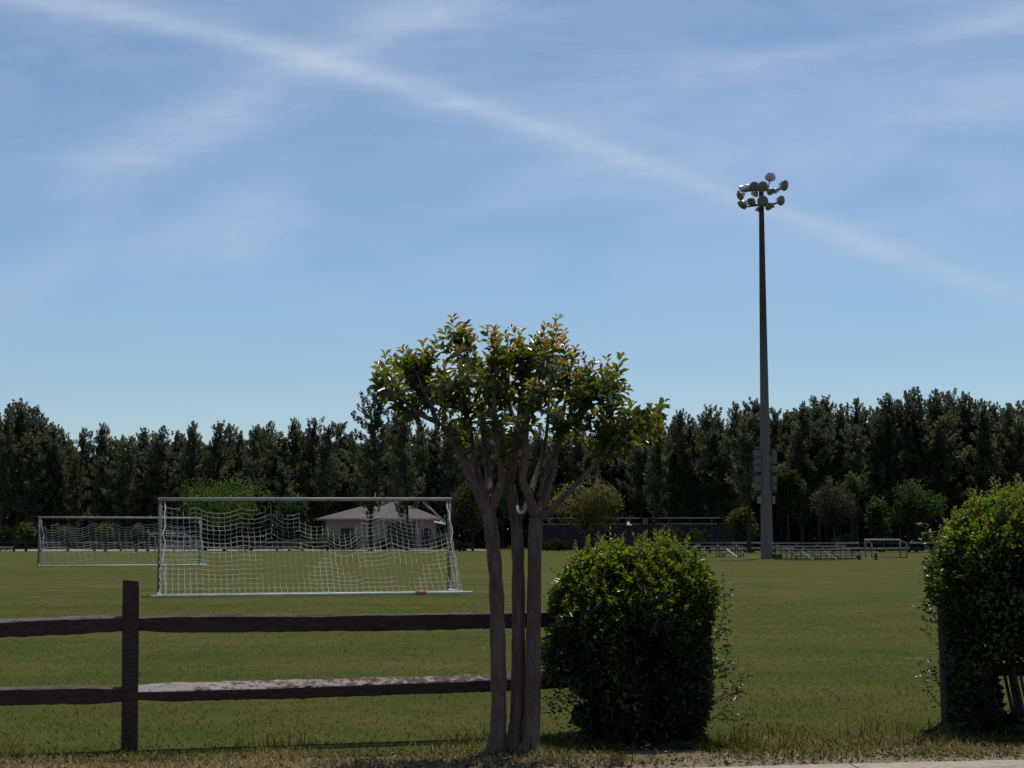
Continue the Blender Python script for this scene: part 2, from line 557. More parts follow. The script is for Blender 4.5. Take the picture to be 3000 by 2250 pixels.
def rough_rail(t0, t1, z0, z1, sec0, sec1, parent, seed, bow=0.0, ends=(True, True), mat='rail'):
    """section = list of (off, z) for 6 corners, interpolated from sec0 (left) to sec1 (right)"""
    n_seg = int((t1 - t0) * 40)
    vs, fs = [], []
    n = len(sec0)
    for i in range(n_seg + 1):
        s = i / n_seg
        t = t0 + (t1 - t0) * s
        ss = s * s * (3 - 2 * s)
        tp = 1.0
        dist0, dist1 = (t - t0), (t1 - t)
        if ends[0]: tp = min(tp, .72 + .28 * min(1, dist0 / .35))
        if ends[1]: tp = min(tp, .72 + .28 * min(1, dist1 / .35))
        for j in range(n):
            o = sec0[j][0] * (1 - ss) + sec1[j][0] * ss
            z = sec0[j][1] * (1 - ss) + sec1[j][1] * ss
            k = 1 + .09 * mnoise.noise(Vector((t * 3.2, j * 2.3, seed))) + .085 * mnoise.noise(Vector((t * 14, j * 4.1, seed))) + .05 * mnoise.noise(Vector((t * 34, j * 5.3, seed)))
            vs.append(fence_pt(t, z0 + (z1 - z0) * s + bow * 4 * s * (1 - s) + z * k * tp + .006 * mnoise.noise(Vector((t * 2, seed, j))), o * k * tp))
    for i in range(n_seg):
        for j in range(n):
            j2 = (j + 1) % n
            fs.append((i * n + j, i * n + j2, (i + 1) * n + j2, (i + 1) * n + j))
    fs.append(tuple(reversed(range(n)))); fs.append(tuple(n_seg * n + j for j in range(n)))
    return MB().add(vs, fs).build('rail', M[mat], parent)


# sections: (front-bottom, front-upper, crest, back-top, back-bottom, under)
FLAT = [(-.045, -.058), (-.055, .050), (-.03, .062), (.045, .062), (.055, -.045), (0, -.064)]
WEDGE = [(-.055, -.062), (-.065, .010), (-.055, .018), (.045, .066), (.055, -.05), (0, -.066)]
THIN = [(-.055, -.05), (-.06, .034), (-.048, .042), (.04, .066), (.05, -.045), (0, -.058)]
WIDE = [(-.055, -.062), (-.065, -.020), (-.056, -.013), (.045, .056), (.055, -.05), (0, -.066)]

fence = thing('split_rail_fence', 'dark weathered split rail fence whose lone post stands at the left of the grass verge', 'fence', FP)
rough_post(0, 1.19, 'post', fence, .112, 1)
rough_post(3.55, 1.19, 'post', fence, .112, 5)
rough_post(-3.2, 1.19, 'post', fence, .112, 9)
rough_rail(-3.2, 0.04, .80, .885, WIDE, FLAT, fence, 2, .0, mat='rail_grey')
rough_rail(-3.2, 0.05, .40, .385, FLAT, FLAT, fence, 12, .0)
rough_rail(-.02, 3.6, .88, .875, FLAT, FLAT, fence, 21, -.012)
rough_rail(-.03, 3.6, .395, .41, WEDGE, THIN, fence, 31, -.012, mat='rail_pale')
rough_rail(-6.4, -3.2, .87, .85, FLAT, FLAT, fence, 42, 0)
rough_rail(-6.4, -3.2, .40, .39, FLAT, FLAT, fence, 43, 0)

tr = 6.5
fence2 = thing('split_rail_fence', 'dark split rail fence inside the tall shrub at the right edge of the picture', 'fence', fence_pt(tr))
rough_post(tr, 1.15, 'post', fence2, .105, 15)
rough_post(tr + 3.1, 1.15, 'post', fence2, .112, 16)
rough_rail(tr - .03, tr + 3.2, .86, .86, FLAT, FLAT, fence2, 51)
rough_rail(tr - .03, tr + 3.2, .42, .40, FLAT, FLAT, fence2, 52)

# ------------------------------------------------------------------ crape myrtle in the middle
TY = 11.62
myrtle = thing('crape_myrtle_tree', 'small three-stemmed tree with cut-back limbs and bronze-tipped leafy crown in front of the fence', 'tree', at(1520, 2190, TY))


def T(px, py, dy=0):
    return at(px, py, TY + dy)


def C_(cx, cy, dy=0):      # reading off an enlarged crop of the photo's crown
    return T(1050 + cx / 2.328, 900 + cy / 2.328, dy)


PXM = F / TY               # photo pixels per metre at the tree


def smooth_pts(pts, k=5):
    pts = [Vector(p) for p in pts]
    out = []
    for i in range(len(pts) - 1):
        p0, p1, p2, p3 = pts[max(i - 1, 0)], pts[i], pts[i + 1], pts[min(i + 2, len(pts) - 1)]
        for j in range(k):
            t = j / k
            out.append(.5 * ((2 * p1) + (-p0 + p2) * t + (2 * p0 - 5 * p1 + 4 * p2 - p3) * t * t + (-p0 + 3 * p1 - 3 * p2 + p3) * t ** 3))
    out.append(pts[-1])
    return out


def limb(mb, pts, w0, w1, n=10, k=5, wob=.03):
    sp = smooth_pts(pts, k)
    m = len(sp)
    rad = []
    for i in range(m):
        s = i / (m - 1)
        r = (w0 * (1 - s) + w1 * s) / PXM / 2
        r *= 1 + wob * 2 * mnoise.noise(Vector((sp[i].x * 9, sp[i].z * 7, w0))) + wob * .8 * mnoise.noise(Vector((sp[i].z * 23, w0, 1)))
        if n > 12: r *= 1 + .45 * math.exp(-max(0, sp[i].z) / .045)
        rad.append(r)
    mb.tube(sp, rad, n)
    return sp


stems = [
    ([T(1446, 2215, -.06), T(1456, 2170, -.03), T(1461, 2080), T(1459, 1900), T(1453, 1700), T(1442, 1580), T(1432, 1490), T(1428, 1462)], 50, 36),
    ([T(1500, 2215, .02), T(1508, 2160, .05), T(1517, 2050, .08), T(1519, 1850, .09), T(1518, 1650, .09), T(1512, 1530, .08), T(1502, 1470, .08), T(1490, 1410, .08)], 47, 29),
    ([T(1552, 2215, -.02), T(1556, 2160, 0), T(1560, 2050, .02), T(1563, 1850, .02), T(1566, 1650, .02), T(1568, 1560, .02), T(1572, 1500, .02)], 51, 36),
]
nodes = []      # points on the wood from which leafy shoots may leave
for pts, w0, w1 in stems:
    mb = MB()
    sp = limb(mb, pts, w0, w1, 16, 12, .06)
    # flare at the foot
    o = mb.build('trunk', M['bark'], myrtle, smooth=True)
limbs = [
    ([C_(878, 1400), C_(800, 1230, -.05), C_(735, 1080, -.1), C_(645, 905, -.16), C_(540, 790, -.2), C_(420, 730, -.24), C_(310, 640, -.26), (C_(180, 550, -.28))], 30, 7),
    ([C_(540, 790, -.2), C_(500, 690, -.18), C_(440, 560, -.2), C_(400, 450, -.2)], 17, 5),
    ([C_(870, 1380), C_(815, 1180, .05), C_(775, 1000, .1), C_(755, 850, .12), C_(735, 730, .12), C_(650, 630, .14), C_(590, 540, .15)], 32, 10),
    ([C_(735, 740, .12), C_(720, 600, .1), C_(690, 420, .08), C_(680, 250, .06)], 18, 5),
    ([C_(890, 1360), C_(888, 1180, .16), C_(868, 1000, .22), C_(848, 800, .26), C_(838, 640, .28), C_(815, 430, .3)], 26, 7),
    ([C_(915, 1370), C_(975, 1190, -.1), C_(965, 1000, -.16), C_(935, 780, -.2), C_(925, 600, -.22), C_(935, 420, -.22)], 27, 8),
    ([C_(1030, 1190, .08), C_(1060, 1000, .06), C_(1095, 850, .04), C_(1105, 700, 0), C_(1120, 560, -.02), C_(1120, 380, -.04)], 32, 8),
    ([C_(1095, 900, .04), C_(1050, 740, .12), C_(1010, 580, .18), C_(990, 420, .22)], 20, 6),
    ([C_(1085, 1450, .08), C_(1148, 1350, .14), C_(1200, 1180, .3), C_(1260, 1000, .4), C_(1290, 800, .45), C_(1300, 600, .5)], 24, 7),
    ([C_(1208, 1420), C_(1160, 1290, -.06), C_(1120, 1170, -.1), C_(1135, 980, -.14), C_(1150, 780, -.16), C_(1170, 600, -.18), C_(1220, 430, -.2)], 30, 8),
    ([C_(1232, 1420), C_(1285, 1230, .1), C_(1335, 1030, .15), C_(1375, 860, .18), C_(1400, 700, .2), C_(1440, 540, .22)], 30, 8),
    ([C_(1335, 1030, .15), C_(1400, 860, .05), C_(1500, 720, 0), C_(1620, 560, -.05)], 18, 6),
    ([C_(1262, 1440), C_(1340, 1350, -.05), C_(1430, 1265, -.1), C_(1640, 1045, -.2), C_(1730, 930, -.24), C_(1860, 800, -.28), C_(1980, 730, -.3)], 20, 7),
    ([C_(1640, 1045, -.2), C_(1660, 900, -.15), C_(1690, 740, -.12), C_(1720, 600, -.1)], 12, 5),
    ([C_(1225, 1300, .03), C_(1262, 1180, .0), C_(1300, 1060, -.02)], 10, 4),
]
for pts, w0, w1 in limbs:
    mb = MB()
    sp = limb(mb, pts, w0, w1, 8, 5, .05)
    mb.build('branch', M['bark'], myrtle, smooth=True)
    nodes += sp[len(sp) // 3:]
# pale strip along the crotch
mb = MB()
mb.tube(smooth_pts([C_(1080, 1355, .03), C_(1090, 1395, .0), C_(1110, 1402, .0), C_(1135, 1385, .0), C_(1150, 1350, .03)], 4), .009, 6)
mb.build('pale_crotch_strip', simple_mat('pale_crotch_wood', (.45, .42, .38), (.6, .56, .5), 30, .7), myrtle)

outline = [(110, 470), (130, 385), (180, 320), (240, 350), (290, 275), (370, 330), (440, 235), (490, 290), (540, 220), (580, 160), (620, 200), (645, 75), (740, 115), (770, 200), (820, 240), (870, 140), (950, 145), (990, 190), (1050, 140), (1110, 155), (1190, 205), (1250, 190), (1270, 110), (1370, 58), (1405, 160), (1385, 270), (1395, 350), (1450, 350), (1485, 280), (1540, 330), (1575, 430), (1620, 380), (1700, 340), (1780, 320), (1780, 480), (1840, 550), (1870, 660), (1900, 720), (1960, 700), (2090, 640), (2060, 800), (2050, 870), (1960, 930), (1830, 990), (1720, 1010), (1640, 1000), (1600, 900), (1420, 880), (1330, 830), (1210, 800), (1190, 700), (1100, 780), (1070, 930), (990, 980), (960, 820), (800, 760), (730, 930), (690, 920), (600, 830), (530, 720), (430, 690), (310, 720), (240, 680), (170, 600)]


def inside(x, y, poly):
    c = False
    j = len(poly) - 1
    for i in range(len(poly)):
        xi, yi = poly[i]; xj, yj = poly[j]
        if (yi > y) != (yj > y) and x < (xj - xi) * (y - yi) / (yj - yi + 1e-9) + xi: c = not c
        j = i
    return c


tips = []
tries = 0
# shoots that make the ragged outline
for (cx, cy) in [(645, 72), (735, 120), (585, 160), (540, 215), (440, 235), (295, 275), (325, 290), (185, 315), (135, 385), (115, 465), (870, 140), (930, 140), (1045, 138), (1105, 155), (1195, 205), (1365, 58), (1280, 120), (1405, 165), (1485, 280), (1535, 330), (1620, 375), (1695, 350), (1785, 322), (1765, 470), (1840, 555), (1865, 650), (2085, 635), (1995, 690), (1905, 720), (2050, 860), (1990, 760), (1740, 1000), (1660, 990), (990, 975), (1000, 930), (705, 930), (680, 880), (310, 715), (245, 680), (175, 590), (1840, 980), (1960, 915), (235, 345), (380, 330), (480, 310), (690, 150), (800, 230), (1330, 140), (1240, 190), (1000, 190), (960, 220), (1500, 400), (1580, 440), (1720, 420)]:
    tips.append((cx, cy, random.uniform(-.22, .22), True))
k = 0
while k < 235:
    x, y = random.uniform(110, 2090), random.uniform(60, 1000)
    if not inside(x, y, outline): continue
    if y > 700 and 600 < x < 1300 and random.random() < .6: continue
    tries += 1
    if min((x - t_[0]) ** 2 + (y - t_[1]) ** 2 for t_ in tips) < (58 if tries < 6000 else 30) ** 2: continue
    tips.append((x, y, random.gauss(0, .30), False)); k += 1

mbt = MB()
LP, LD, LN, LL, LW, LC = [], [], [], [], [], []
for cx, cy, dy, outer in tips:
    tip = C_(cx, cy, dy)
    # leave the wood at the best node: below and close
    best, bd = None, 1e9
    for q in nodes:
        v = tip - q
        if v.z < .02 and random.random() < .9: continue
        d = v.length + .35 * abs(v.x) + max(0, .12 - v.length) * 3
        if d < bd: bd, best = d, q
    if best is None: best = min(nodes, key=lambda q: (q - tip).length)
    v = tip - best
    if v.length > .55: best = tip - v.normalized() * .5
    v = tip - best
    mid = best + v * .5 + Vector((v.x * .12, v.y * .12, -.08 * v.length)) + Vector((random.gauss(0, .015), random.gauss(0, .015), 0))
    sp = smooth_pts([best, mid, tip], 6)
    L = v.length
    mbt.tube(sp, [.0045 * (1 - .75 * i / (len(sp) - 1)) for i in range(len(sp))], 4, False)
    nl = max(11, int(min(L, .30) / .019)) if not outer else max(13, int(min(L, .36) / .016))
    young = random.random()
    hfac = max(0, min(1, (560 - cy) / 480.0))
    for i in range(nl):
        s = 1 - (i / nl) * min(1, .40 / L) * .95
        f = s * (len(sp) - 1); i0 = min(int(f), len(sp) - 2)
        p = sp[i0].lerp(sp[i0 + 1], f - i0)
        ax = (sp[i0 + 1] - sp[i0]).normalized()
        ang = i * 2.4 + random.uniform(-.5, .5)
        o1 = ax.orthogonal().normalized(); o2 = ax.cross(o1)
        out = o1 * math.cos(ang) + o2 * math.sin(ang)
        near_tip = max(0, 1 - i / (nl * .45))
        d = (ax * (.45 + .55 * near_tip) + out * 1.0 + Vector((0, 0, .18))).normalized()
        nn = (ax * .9 + Vector((0, 0, .8)) + Vector((random.gauss(0, .35), random.gauss(0, .35), random.gauss(0, .3)))).normalized()
        ln = random.uniform(.060, .098) * (1 - .42 * near_tip)
        LP.append(p + out * .004); LD.append(d); LN.append(nn); LL.append(ln); LW.append(ln * random.uniform(.42, .56))
        dk = np.array((.048, .068, .016)) * random.uniform(.7, 1.4)
        ol = np.array((.17, .15, .024)) * random.uniform(.8, 1.25)
        br = np.array((.34, .12, .045)) * random.uniform(.7, 1.2)
        a_ = min(1, near_tip * 1.1 * (.25 + .75 * hfac) + (.25 if random.random() < .2 else 0))
        c = dk * (1 - a_) + ol * a_
        b_ = near_tip ** .9 * (.25 + .75 * hfac) * (young > .22) * random.uniform(.5, 1)
        LC.append(c * (1 - b_) + br * b_)
V, Fq, CC = leaf_arrays(np.array([tuple(p) for p in LP]), np.array([tuple(p) for p in LD]), np.array([tuple(p) for p in LN]), np.array(LL), np.array(LW), np.array(LC), .22, .18)
foliage_mesh('crown', V, Fq, CC, mbt, [M['leaf'], M['twig']], myrtle)

# ------------------------------------------------------------------ clipped shrubs
def shrub(name, label, cx, cy, hx, hy, top, n_leaf, seed, side_sprays, bottom=.12, asym=0.0, undercut=None):
    r_ = np.random.default_rng(seed)
    root = thing(name, label, 'shrub', (cx, cy, 0))
    # closed surface |a|^p + |b|^q + s^m = 1 over a straight-sided foot, with lumps
    p_, q_, m_, z1 = 5.0, 1.6, 4.2, .22
    H = top - bottom
    def reach(ca, sa, s_):
        lo, hi = np.zeros_like(ca), np.full_like(ca, 1.5)
        for _ in range(26):
            k = (lo + hi) / 2
            big = np.abs(k * ca) ** p_ + np.abs(k * sa) ** q_ > 1 - s_ ** m_
            hi = np.where(big, k, hi); lo = np.where(big, lo, k)
        return lo
    def sample(n, frac_top, fill=None):
        th = r_.uniform(0, 2 * PI, n); ca, sa = np.cos(th), np.sin(th)
        zt = r_.uniform(0, 1, n)
        s_ = np.clip((zt - z1) / (1 - z1), 0, 1)
        k = reach(ca, sa, s_)
        if fill is not None: k = k * np.sqrt(r_.uniform(0, 1, n)) * fill
        tm = r_.uniform(0, 1, n) < frac_top
        k0 = reach(ca, sa, np.zeros(n)) * np.sqrt(r_.uniform(0, 1, n))
        st_ = np.maximum(1 - np.abs(k0 * ca) ** p_ - np.abs(k0 * sa) ** q_, 0) ** (1 / m_)
        k = np.where(tm, k0, k); s_ = np.where(tm, st_, s_); zt = np.where(tm, z1 + (1 - z1) * st_, zt)
        a, b = k * ca, k * sa
        taper = 1 - .13 * np.clip((.25 - zt) / .25, 0, 1)
        nn = np.stack([p_ * np.abs(a) ** (p_ - 1) * np.sign(a) / hx, q_ * np.abs(b) ** (q_ - 1) * np.sign(b) / hy, m_ * s_ ** (m_ - 1) / ((1 - z1) * H)], 1)
        z = bottom + H * zt * (1 - asym * np.clip((-a - .25) / .75, 0, 1) ** 1.6)
        P = np.stack([cx + a * hx * taper, cy + b * hy * taper, z], 1)
        return P, nrm(nn), zt
    def lumps(P, f):
        return np.array([mnoise.noise(Vector((x_ * f + seed, y_ * f, z_ * f))) for x_, y_, z_ in P])
    P, outd, zt = sample(n_leaf, .38)
    depth = np.abs(r_.normal(0, .035, n_leaf))
    deep = r_.uniform(0, 1, n_leaf) < .25
    depth[deep] = r_.uniform(0, .25, deep.sum())
    lum = lumps(P, 3.2)
    P = P + outd * (.085 * lum + .05 * lumps(P, 9.0) - depth)[:, None]
    keep = P[:, 2] > .0
    if undercut is not None: keep &= undercut(P)
    P, outd, zt, dp, lum = P[keep], outd[keep], zt[keep], depth[keep], lum[keep]
    n = len(P)
    D = outd * .7 + r_.normal(0, .65, (n, 3)); D[:, 2] += .15
    Nn = outd * .4 + np.array([0, 0, .8]) + r_.normal(0, .5, (n, 3))
    L = r_.uniform(.022, .058, n) * (.75 + .5 * (r_.uniform(0, 1, n) < .35)); W = L * r_.uniform(.42, .56, n)
    fresh_lit = np.clip((outd[:, 2] * 1.8 + lum * 1.0 + .08) * (dp < .09) * r_.uniform(.25, 1.2, n), 0, 1)[:, None]  # upward leaves coloured lighter for the sunlit top as well as new growth
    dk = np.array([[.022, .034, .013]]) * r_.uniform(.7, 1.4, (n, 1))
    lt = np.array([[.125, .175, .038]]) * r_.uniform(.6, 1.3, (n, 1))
    C = dk * (1 - fresh_lit) + lt * fresh_lit
    red = (r_.uniform(0, 1, n) < .025) & (fresh_lit[:, 0] > .3)
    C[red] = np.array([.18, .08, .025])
    # upright fresh shoots on the top
    SP, SD, SN, SL, SC = [], [], [], [], []
    tw = MB()
    ns_ = int(230 * hx / .65)
    PT, NT, _z = sample(ns_, 1.0)
    PT = PT + NT * (.085 * lumps(PT, 3.2))[:, None]
    for k in range(ns_):
        ln = r_.uniform(.05, .17) * (.5 + .5 * NT[k][2])
        dr = (Vector(NT[k]) * .5 + Vector((r_.normal(0, .2), r_.normal(0, .2), .8))).normalized()
        p0 = Vector(PT[k]); p1 = p0 + dr * ln
        tw.tube([p0 - dr * .08, p1], [.003, .0012], 3, False)
        for j in range(10):
            s = (j + 1) / 10
            ang = j * 2.2 + r_.uniform(0, .6)
            SP.append(tuple(p0.lerp(p1, s))); SD.append((math.cos(ang) + dr.x, math.sin(ang) + dr.y, .45 + .8 * s)); SN.append((r_.normal(0, .3), r_.normal(0, .3), 1))
            SL.append(r_.uniform(.028, .046) * (1.15 - .5 * s))
            g = s * .7 + .3
            c = np.array([.155, .185, .036]) * g + np.array([.04, .06, .015]) * (1 - g)
            if s > .7 and r_.uniform() < .3: c = np.array([.20, .10, .03])
            SC.append(c * r_.uniform(.75, 1.2))
    # stray arching sprays at the sides
    for (p0, p1, p2, nl, rl) in side_sprays:
        sp = smooth_pts([p0, p1, p2], 7)
        tw.tube(sp, [.005 * (1 - .7 * i / (len(sp) - 1)) for i in range(len(sp))], 4, False)
        for j in range(nl * 2):
            s = .2 + .8 * j / max(1, nl * 2 - 1)
            f = s * (len(sp) - 1); i0 = min(int(f), len(sp) - 2)
            p = sp[i0].lerp(sp[i0 + 1], f - i0)
            ang = r_.uniform(0, 2 * PI)
            SP.append((p.x + r_.normal(0, rl), p.y + r_.normal(0, rl), p.z + r_.normal(0, rl)))
            SD.append((math.cos(ang), math.sin(ang), r_.uniform(-.2, .7))); SN.append((r_.normal(0, .5), r_.normal(0, .5), 1))
            SL.append(r_.uniform(.030, .054))
            SC.append(np.array([.06, .08, .022]) * r_.uniform(.6, 1.5))
    SL = np.array(SL)
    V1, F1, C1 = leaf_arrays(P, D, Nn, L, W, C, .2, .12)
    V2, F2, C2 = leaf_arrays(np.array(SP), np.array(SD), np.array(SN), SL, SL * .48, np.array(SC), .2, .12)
    # big shaded leaves that fill the inside
    PI_, _n, _z = sample(11000, 0.0, .84)
    PI_ = PI_[PI_[:, 2] < top * .90]
    if undercut is not None: PI_ = PI_[undercut(PI_)]
    ni = len(PI_)
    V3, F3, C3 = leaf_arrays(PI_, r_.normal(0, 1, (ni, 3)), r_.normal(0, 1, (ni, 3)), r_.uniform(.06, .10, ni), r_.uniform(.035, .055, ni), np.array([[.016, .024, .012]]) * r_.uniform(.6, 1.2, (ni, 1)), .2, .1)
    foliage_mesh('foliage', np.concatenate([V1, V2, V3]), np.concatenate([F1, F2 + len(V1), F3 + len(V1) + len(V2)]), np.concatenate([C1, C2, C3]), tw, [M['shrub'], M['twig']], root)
    # woody stems at the foot and inside
    st = MB()
    for k in range(26):
        t = r_.uniform(0, 2 * PI); q = r_.uniform(.1, .55)
        b0 = Vector((cx + math.cos(t) * hx * q * .7, cy + math.sin(t) * hy * q * .7, -.02))
        b2 = Vector((cx + math.cos(t) * hx * (q + .3), cy + math.sin(t) * hy * (q + .3), r_.uniform(.6, .95) * top))
        b1 = b0.lerp(b2, .5) + Vector((r_.normal(0, .06), r_.normal(0, .06), 0))
        sp = smooth_pts([b0, b1, b2], 5)
        st.tube(sp, [.016 * (1 - .75 * i / (len(sp) - 1)) for i in range(len(sp))], 5)
    st.build('stems', M['twig'], root)
    return root


def spr(*pp, n=22, rl=.03):
    return (pp[0], pp[1], pp[2], n, rl)


B1Y = 12.45
sB = [spr(at(2085, 1900, 12.2), at(2120, 1800, 12.1), at(2120, 1700, 12.1), n=40, rl=.035),
      spr(at(2080, 2000, 12.2), at(2130, 1920, 12.1), at(2125, 1840, 12.0), n=36, rl=.035),
      spr(at(2070, 2070, 12.2), at(2150, 2010, 12.1), at(2190, 1955, 12.1), n=22, rl=.03),
      spr(at(2060, 2080, 12.2), at(2130, 2040, 12.1), at(2180, 2020, 12.0), n=26, rl=.025),
      spr(at(2080, 1960, 12.2), at(2110, 1960, 12.1), at(2140, 1985, 12.0), n=26, rl=.03),
      spr(at(2070, 2100, 12.1), at(2160, 2110, 12.0), at(2215, 2090, 12.0), n=10, rl=.025),
      spr(at(2060, 2130, 12.1), at(2130, 2080, 12.0), at(2160, 2110, 12.0), n=10, rl=.02),
      spr(at(1720, 2060, 12.2), at(1660, 2070, 12.1), at(1620, 2090, 12.1), n=30, rl=.035),
      spr(at(1720, 2020, 12.2), at(1650, 2040, 12.1), at(1600, 2060, 12.1), n=26, rl=.03),
      spr(at(1740, 2090, 12.2), at(1690, 2110, 12.1), at(1660, 2120, 12.1), n=18, rl=.03)]


def under1(P):
    # foliage on the left hangs only above the lower rail; the foot is narrower
    px = 1500 + P[:, 0] / P[:, 1] * F
    lim = 1710 + 30 * np.sin(P[:, 2] * 31)
    return ~((P[:, 2] < .42) & (px < lim)) & ~((P[:, 2] < .5) & (px > 2075))


shrub('clipped_shrub', 'dense dark green box-shaped shrub touching the right side of the small tree', X(1845, B1Y), B1Y, .62, .52, 1.39, 33000, 11, sB, .02, .13, under1)
B2Y = 12.95
sB2 = [spr(at(2770, 1880, 12.7), at(2735, 1800, 12.6), at(2700, 1770, 12.6), n=40, rl=.035),
       spr(at(2790, 1760, 12.7), at(2735, 1700, 12.6), at(2715, 1650, 12.6), n=46, rl=.04),
       spr(at(2790, 2110, 12.6), at(2720, 2020, 12.5), at(2690, 1940, 12.5), n=14, rl=.03),
       spr(at(2790, 2050, 12.6), at(2745, 1990, 12.5), at(2740, 1950, 12.5), n=18, rl=.03),
       spr(at(2790, 1880, 12.7), at(2765, 1900, 12.6), at(2770, 1960, 12.6), n=18, rl=.025),
       spr(at(2800, 1620, 12.7), at(2740, 1600, 12.6), at(2710, 1560, 12.6), n=46, rl=.045)]


def under2(P):
    px = 1500 + P[:, 0] / P[:, 1] * F
    z = P[:, 2]
    left = 2775 - 75 * np.clip((z - .75) / .4, 0, 1) + 12 * np.sin(z * 23)
    gap = (px > 2905 - 60 * (z - .3)) & (z < .55) & (z > .10)
    return (px > left) & ~gap


shrub('clipped_shrub', 'taller dense shrub cut off by the right edge of the picture', X(3010, B2Y), B2Y, .84, .60, 1.79, 40000, 23, sB2, .02, .16, under2)

# ------------------------------------------------------------------ goals
def goal(label, pL, pR, H, depth, group, rows, holes, thick=.055, detail=True, seed=0, cord=.0065):
    pL, pR = Vector(pL), Vector(pR)
    root = thing('soccer_goal', label, 'soccer goal', pL, group)
    ax = (pR - pL); Wd = ax.length; ax.normalize()
    ay = Vector((ax.y, -ax.x, 0)).normalized()         # towards the camera
    up = Vector((0, 0, 1))
    def W(u, y, z): return pL + ax * (u * Wd) + ay * y + up * z
    for u in (0, 1):
        MB().tube([W(u, 0, 0), W(u, 0, H - thick * .9)], thick, 12).build('goal_post', M['grey_metal'], root, True)
    MB().tube([W(-.008, 0, H), W(1.008, 0, H)], thick, 12).build('crossbar', M['white_metal'], root, True)
    MB().tube([W(-.03 if detail else 0, depth, .05), W(1.035 if detail else 1, depth, .04)], .034, 10).build('ground_bar', M['ground_bar'], root, True)
    for u in (0, 1):
        MB().tube([W(u, .06, .045), W(u, depth - .05, .045)], .045, 8).build('side_bar', M['ground_bar'], root, True)
    if detail == 2:
        MB().tube([W(.84, depth, .052), W(.875, depth, .052)], .0525, 10).build('red_band', M['tape'], root, True)
        MB().tube([W(.905, .0, H - .06), W(.985, .02, H - .62)], .028, 8).build('corner_brace', M['white_metal'], root, True)
    # straps that stick up from the bar
    for u in ([.12, .235, .30, .465, .735] if detail else [.35, .46, .68, .78]):
        MB().tube([W(u, 0, H), W(u + .002, 0, H + random.uniform(.1, .19))], .013, 5).build('net_strap', M['net'], root)
    att = [0.02, .16, .30, .44, .50, .66, .80, .97] if detail else [0.02, .11, .33, .45, .6, .75, .97]
    rs = random.Random(seed)
    amp = [rs.uniform(.10, .30) for _ in att]
    base = [rs.uniform(.18, .36) for _ in att]
    if detail == 2:
        att = [.0, .12, .27, .37, .47, .56, .68, .78, .98]
        base = [.18, .22, .24, .12, .36, .46, .40, .16, .18]
        amp = [.05, .14, .10, .16, .10, .34, .12, .30, .12]
    def drop(u):
        for i in range(len(att) - 1):
            if att[i] <= u <= att[i + 1]:
                t = (u - att[i]) / (att[i + 1] - att[i])
                return base[i] * (1 - t) + base[i + 1] * t + amp[i] * 4 * t * (1 - t)
        return base[0] if u < att[0] else base[-1]
    def surf(u, v):
        z = (H - drop(u)) * (1 - v) + .06 * v
        y = depth * (v ** 1.35) + .07 * math.sin(u * 23 + v * 3) * v * (1 - v) * 2
        z += .015 * mnoise.noise(Vector((u * 30, v * 9, seed)))
        return W(u + .004 * mnoise.noise(Vector((u * 9, v * 14, seed + 5))), y, z)
    mb1 = MB()
    nu = 110
    def strands(pts_fn, N, rad, mask):
        run = []
        for i in range(N + 1):
            u, v = pts_fn(i / N)
            if mask is None or mask(u, v): run.append(surf(u, v))
            else:
                if len(run) > 1: mb1.tube(run, rad, 3, False)
                run = []
        if len(run) > 1: mb1.tube(run, rad, 3, False)
    for r in range(rows):
        v = r / (rows - 1) * .985
        strands(lambda t: (t, v), nu, cord, lambda a, b: holes(a, b, seed))
        strands(lambda t: (t, v), nu, cord * .30, None if r > 1 else (lambda a, b: holes(a, b, seed)))
    ncol = int(Wd / (.145 if detail else .3))
    for c in range(ncol + 1):
        u = c / ncol
        strands(lambda t: (u, t * .985), 40, cord * .6, lambda a, b: holes(a, b, seed + 1))
        strands(lambda t: (u, t * .985), 40, cord * .2, lambda a, b: b > .08)
    # side nets
    for u in (0, 1):
        nn = 12
        for r in range(nn):
            f = r / nn
            z = (H - .35) * (1 - f)
            ye = depth * (f ** (1 / 1.35) if f > 0 else 0) 
            ye = depth * (1 - z / (H - .2)) ** 1.2
            if ye > .1: mb1.tube([W(u, 0, z), W(u, ye * .5, z - .06), W(u, ye, z)], cord, 3, False)
        for q in range(1, 7):
            y = depth * q / 7
            zt = (H - .25) * (1 - (y / depth) ** (1 / 1.35))
            mb1.tube([W(u, y, .05), W(u + .006, y, zt * .5), W(u, y, zt)], cord * .8, 3, False)
    # loose hanging edge at the rear corners
    for u in (0.012, .988):
        mb1.tube([W(u + rs.uniform(-.006, .006), depth * (i / 14) ** .8, (H - .1) * (1 - i / 14) + .04) for i in range(15)], cord * 2.2, 4, False)
    mb1.build('net', M['net'] if detail else M['net_dim'], root)
    return root


def holes_near(u, v, s):
    n = mnoise.noise(Vector((u * 7, v * 6, s * 3.1)))
    if v < .47:
        if u > .87 and v < .30: return n > .1
        if v < .12 and (.48 < u < .68): return n > .0
        if .30 < u < .46 and v > .34: return n > .25
        return n > -.42
    m1 = .40 * math.exp(-((u - .56) / .075) ** 2) + .13 * math.exp(-((u - .58) / .17) ** 2)
    m2 = .38 * math.exp(-((u - .895) / .045) ** 2)
    m3 = .05 + .07 * (1 - u)
    if (1 - v) < max(m1, m2, m3): return True
    if u < .34 and v < .9: return n > -.28 + (v - .5) * .3
    if .66 < u < .84: return n > -.05
    if u > .93: return n > -.1
    return n > .36


def holes_far(u, v, s):
    n = mnoise.noise(Vector((u * 8, v * 5, s * 2.7)))
    if v > .68: return n > .05
    return n > -.45


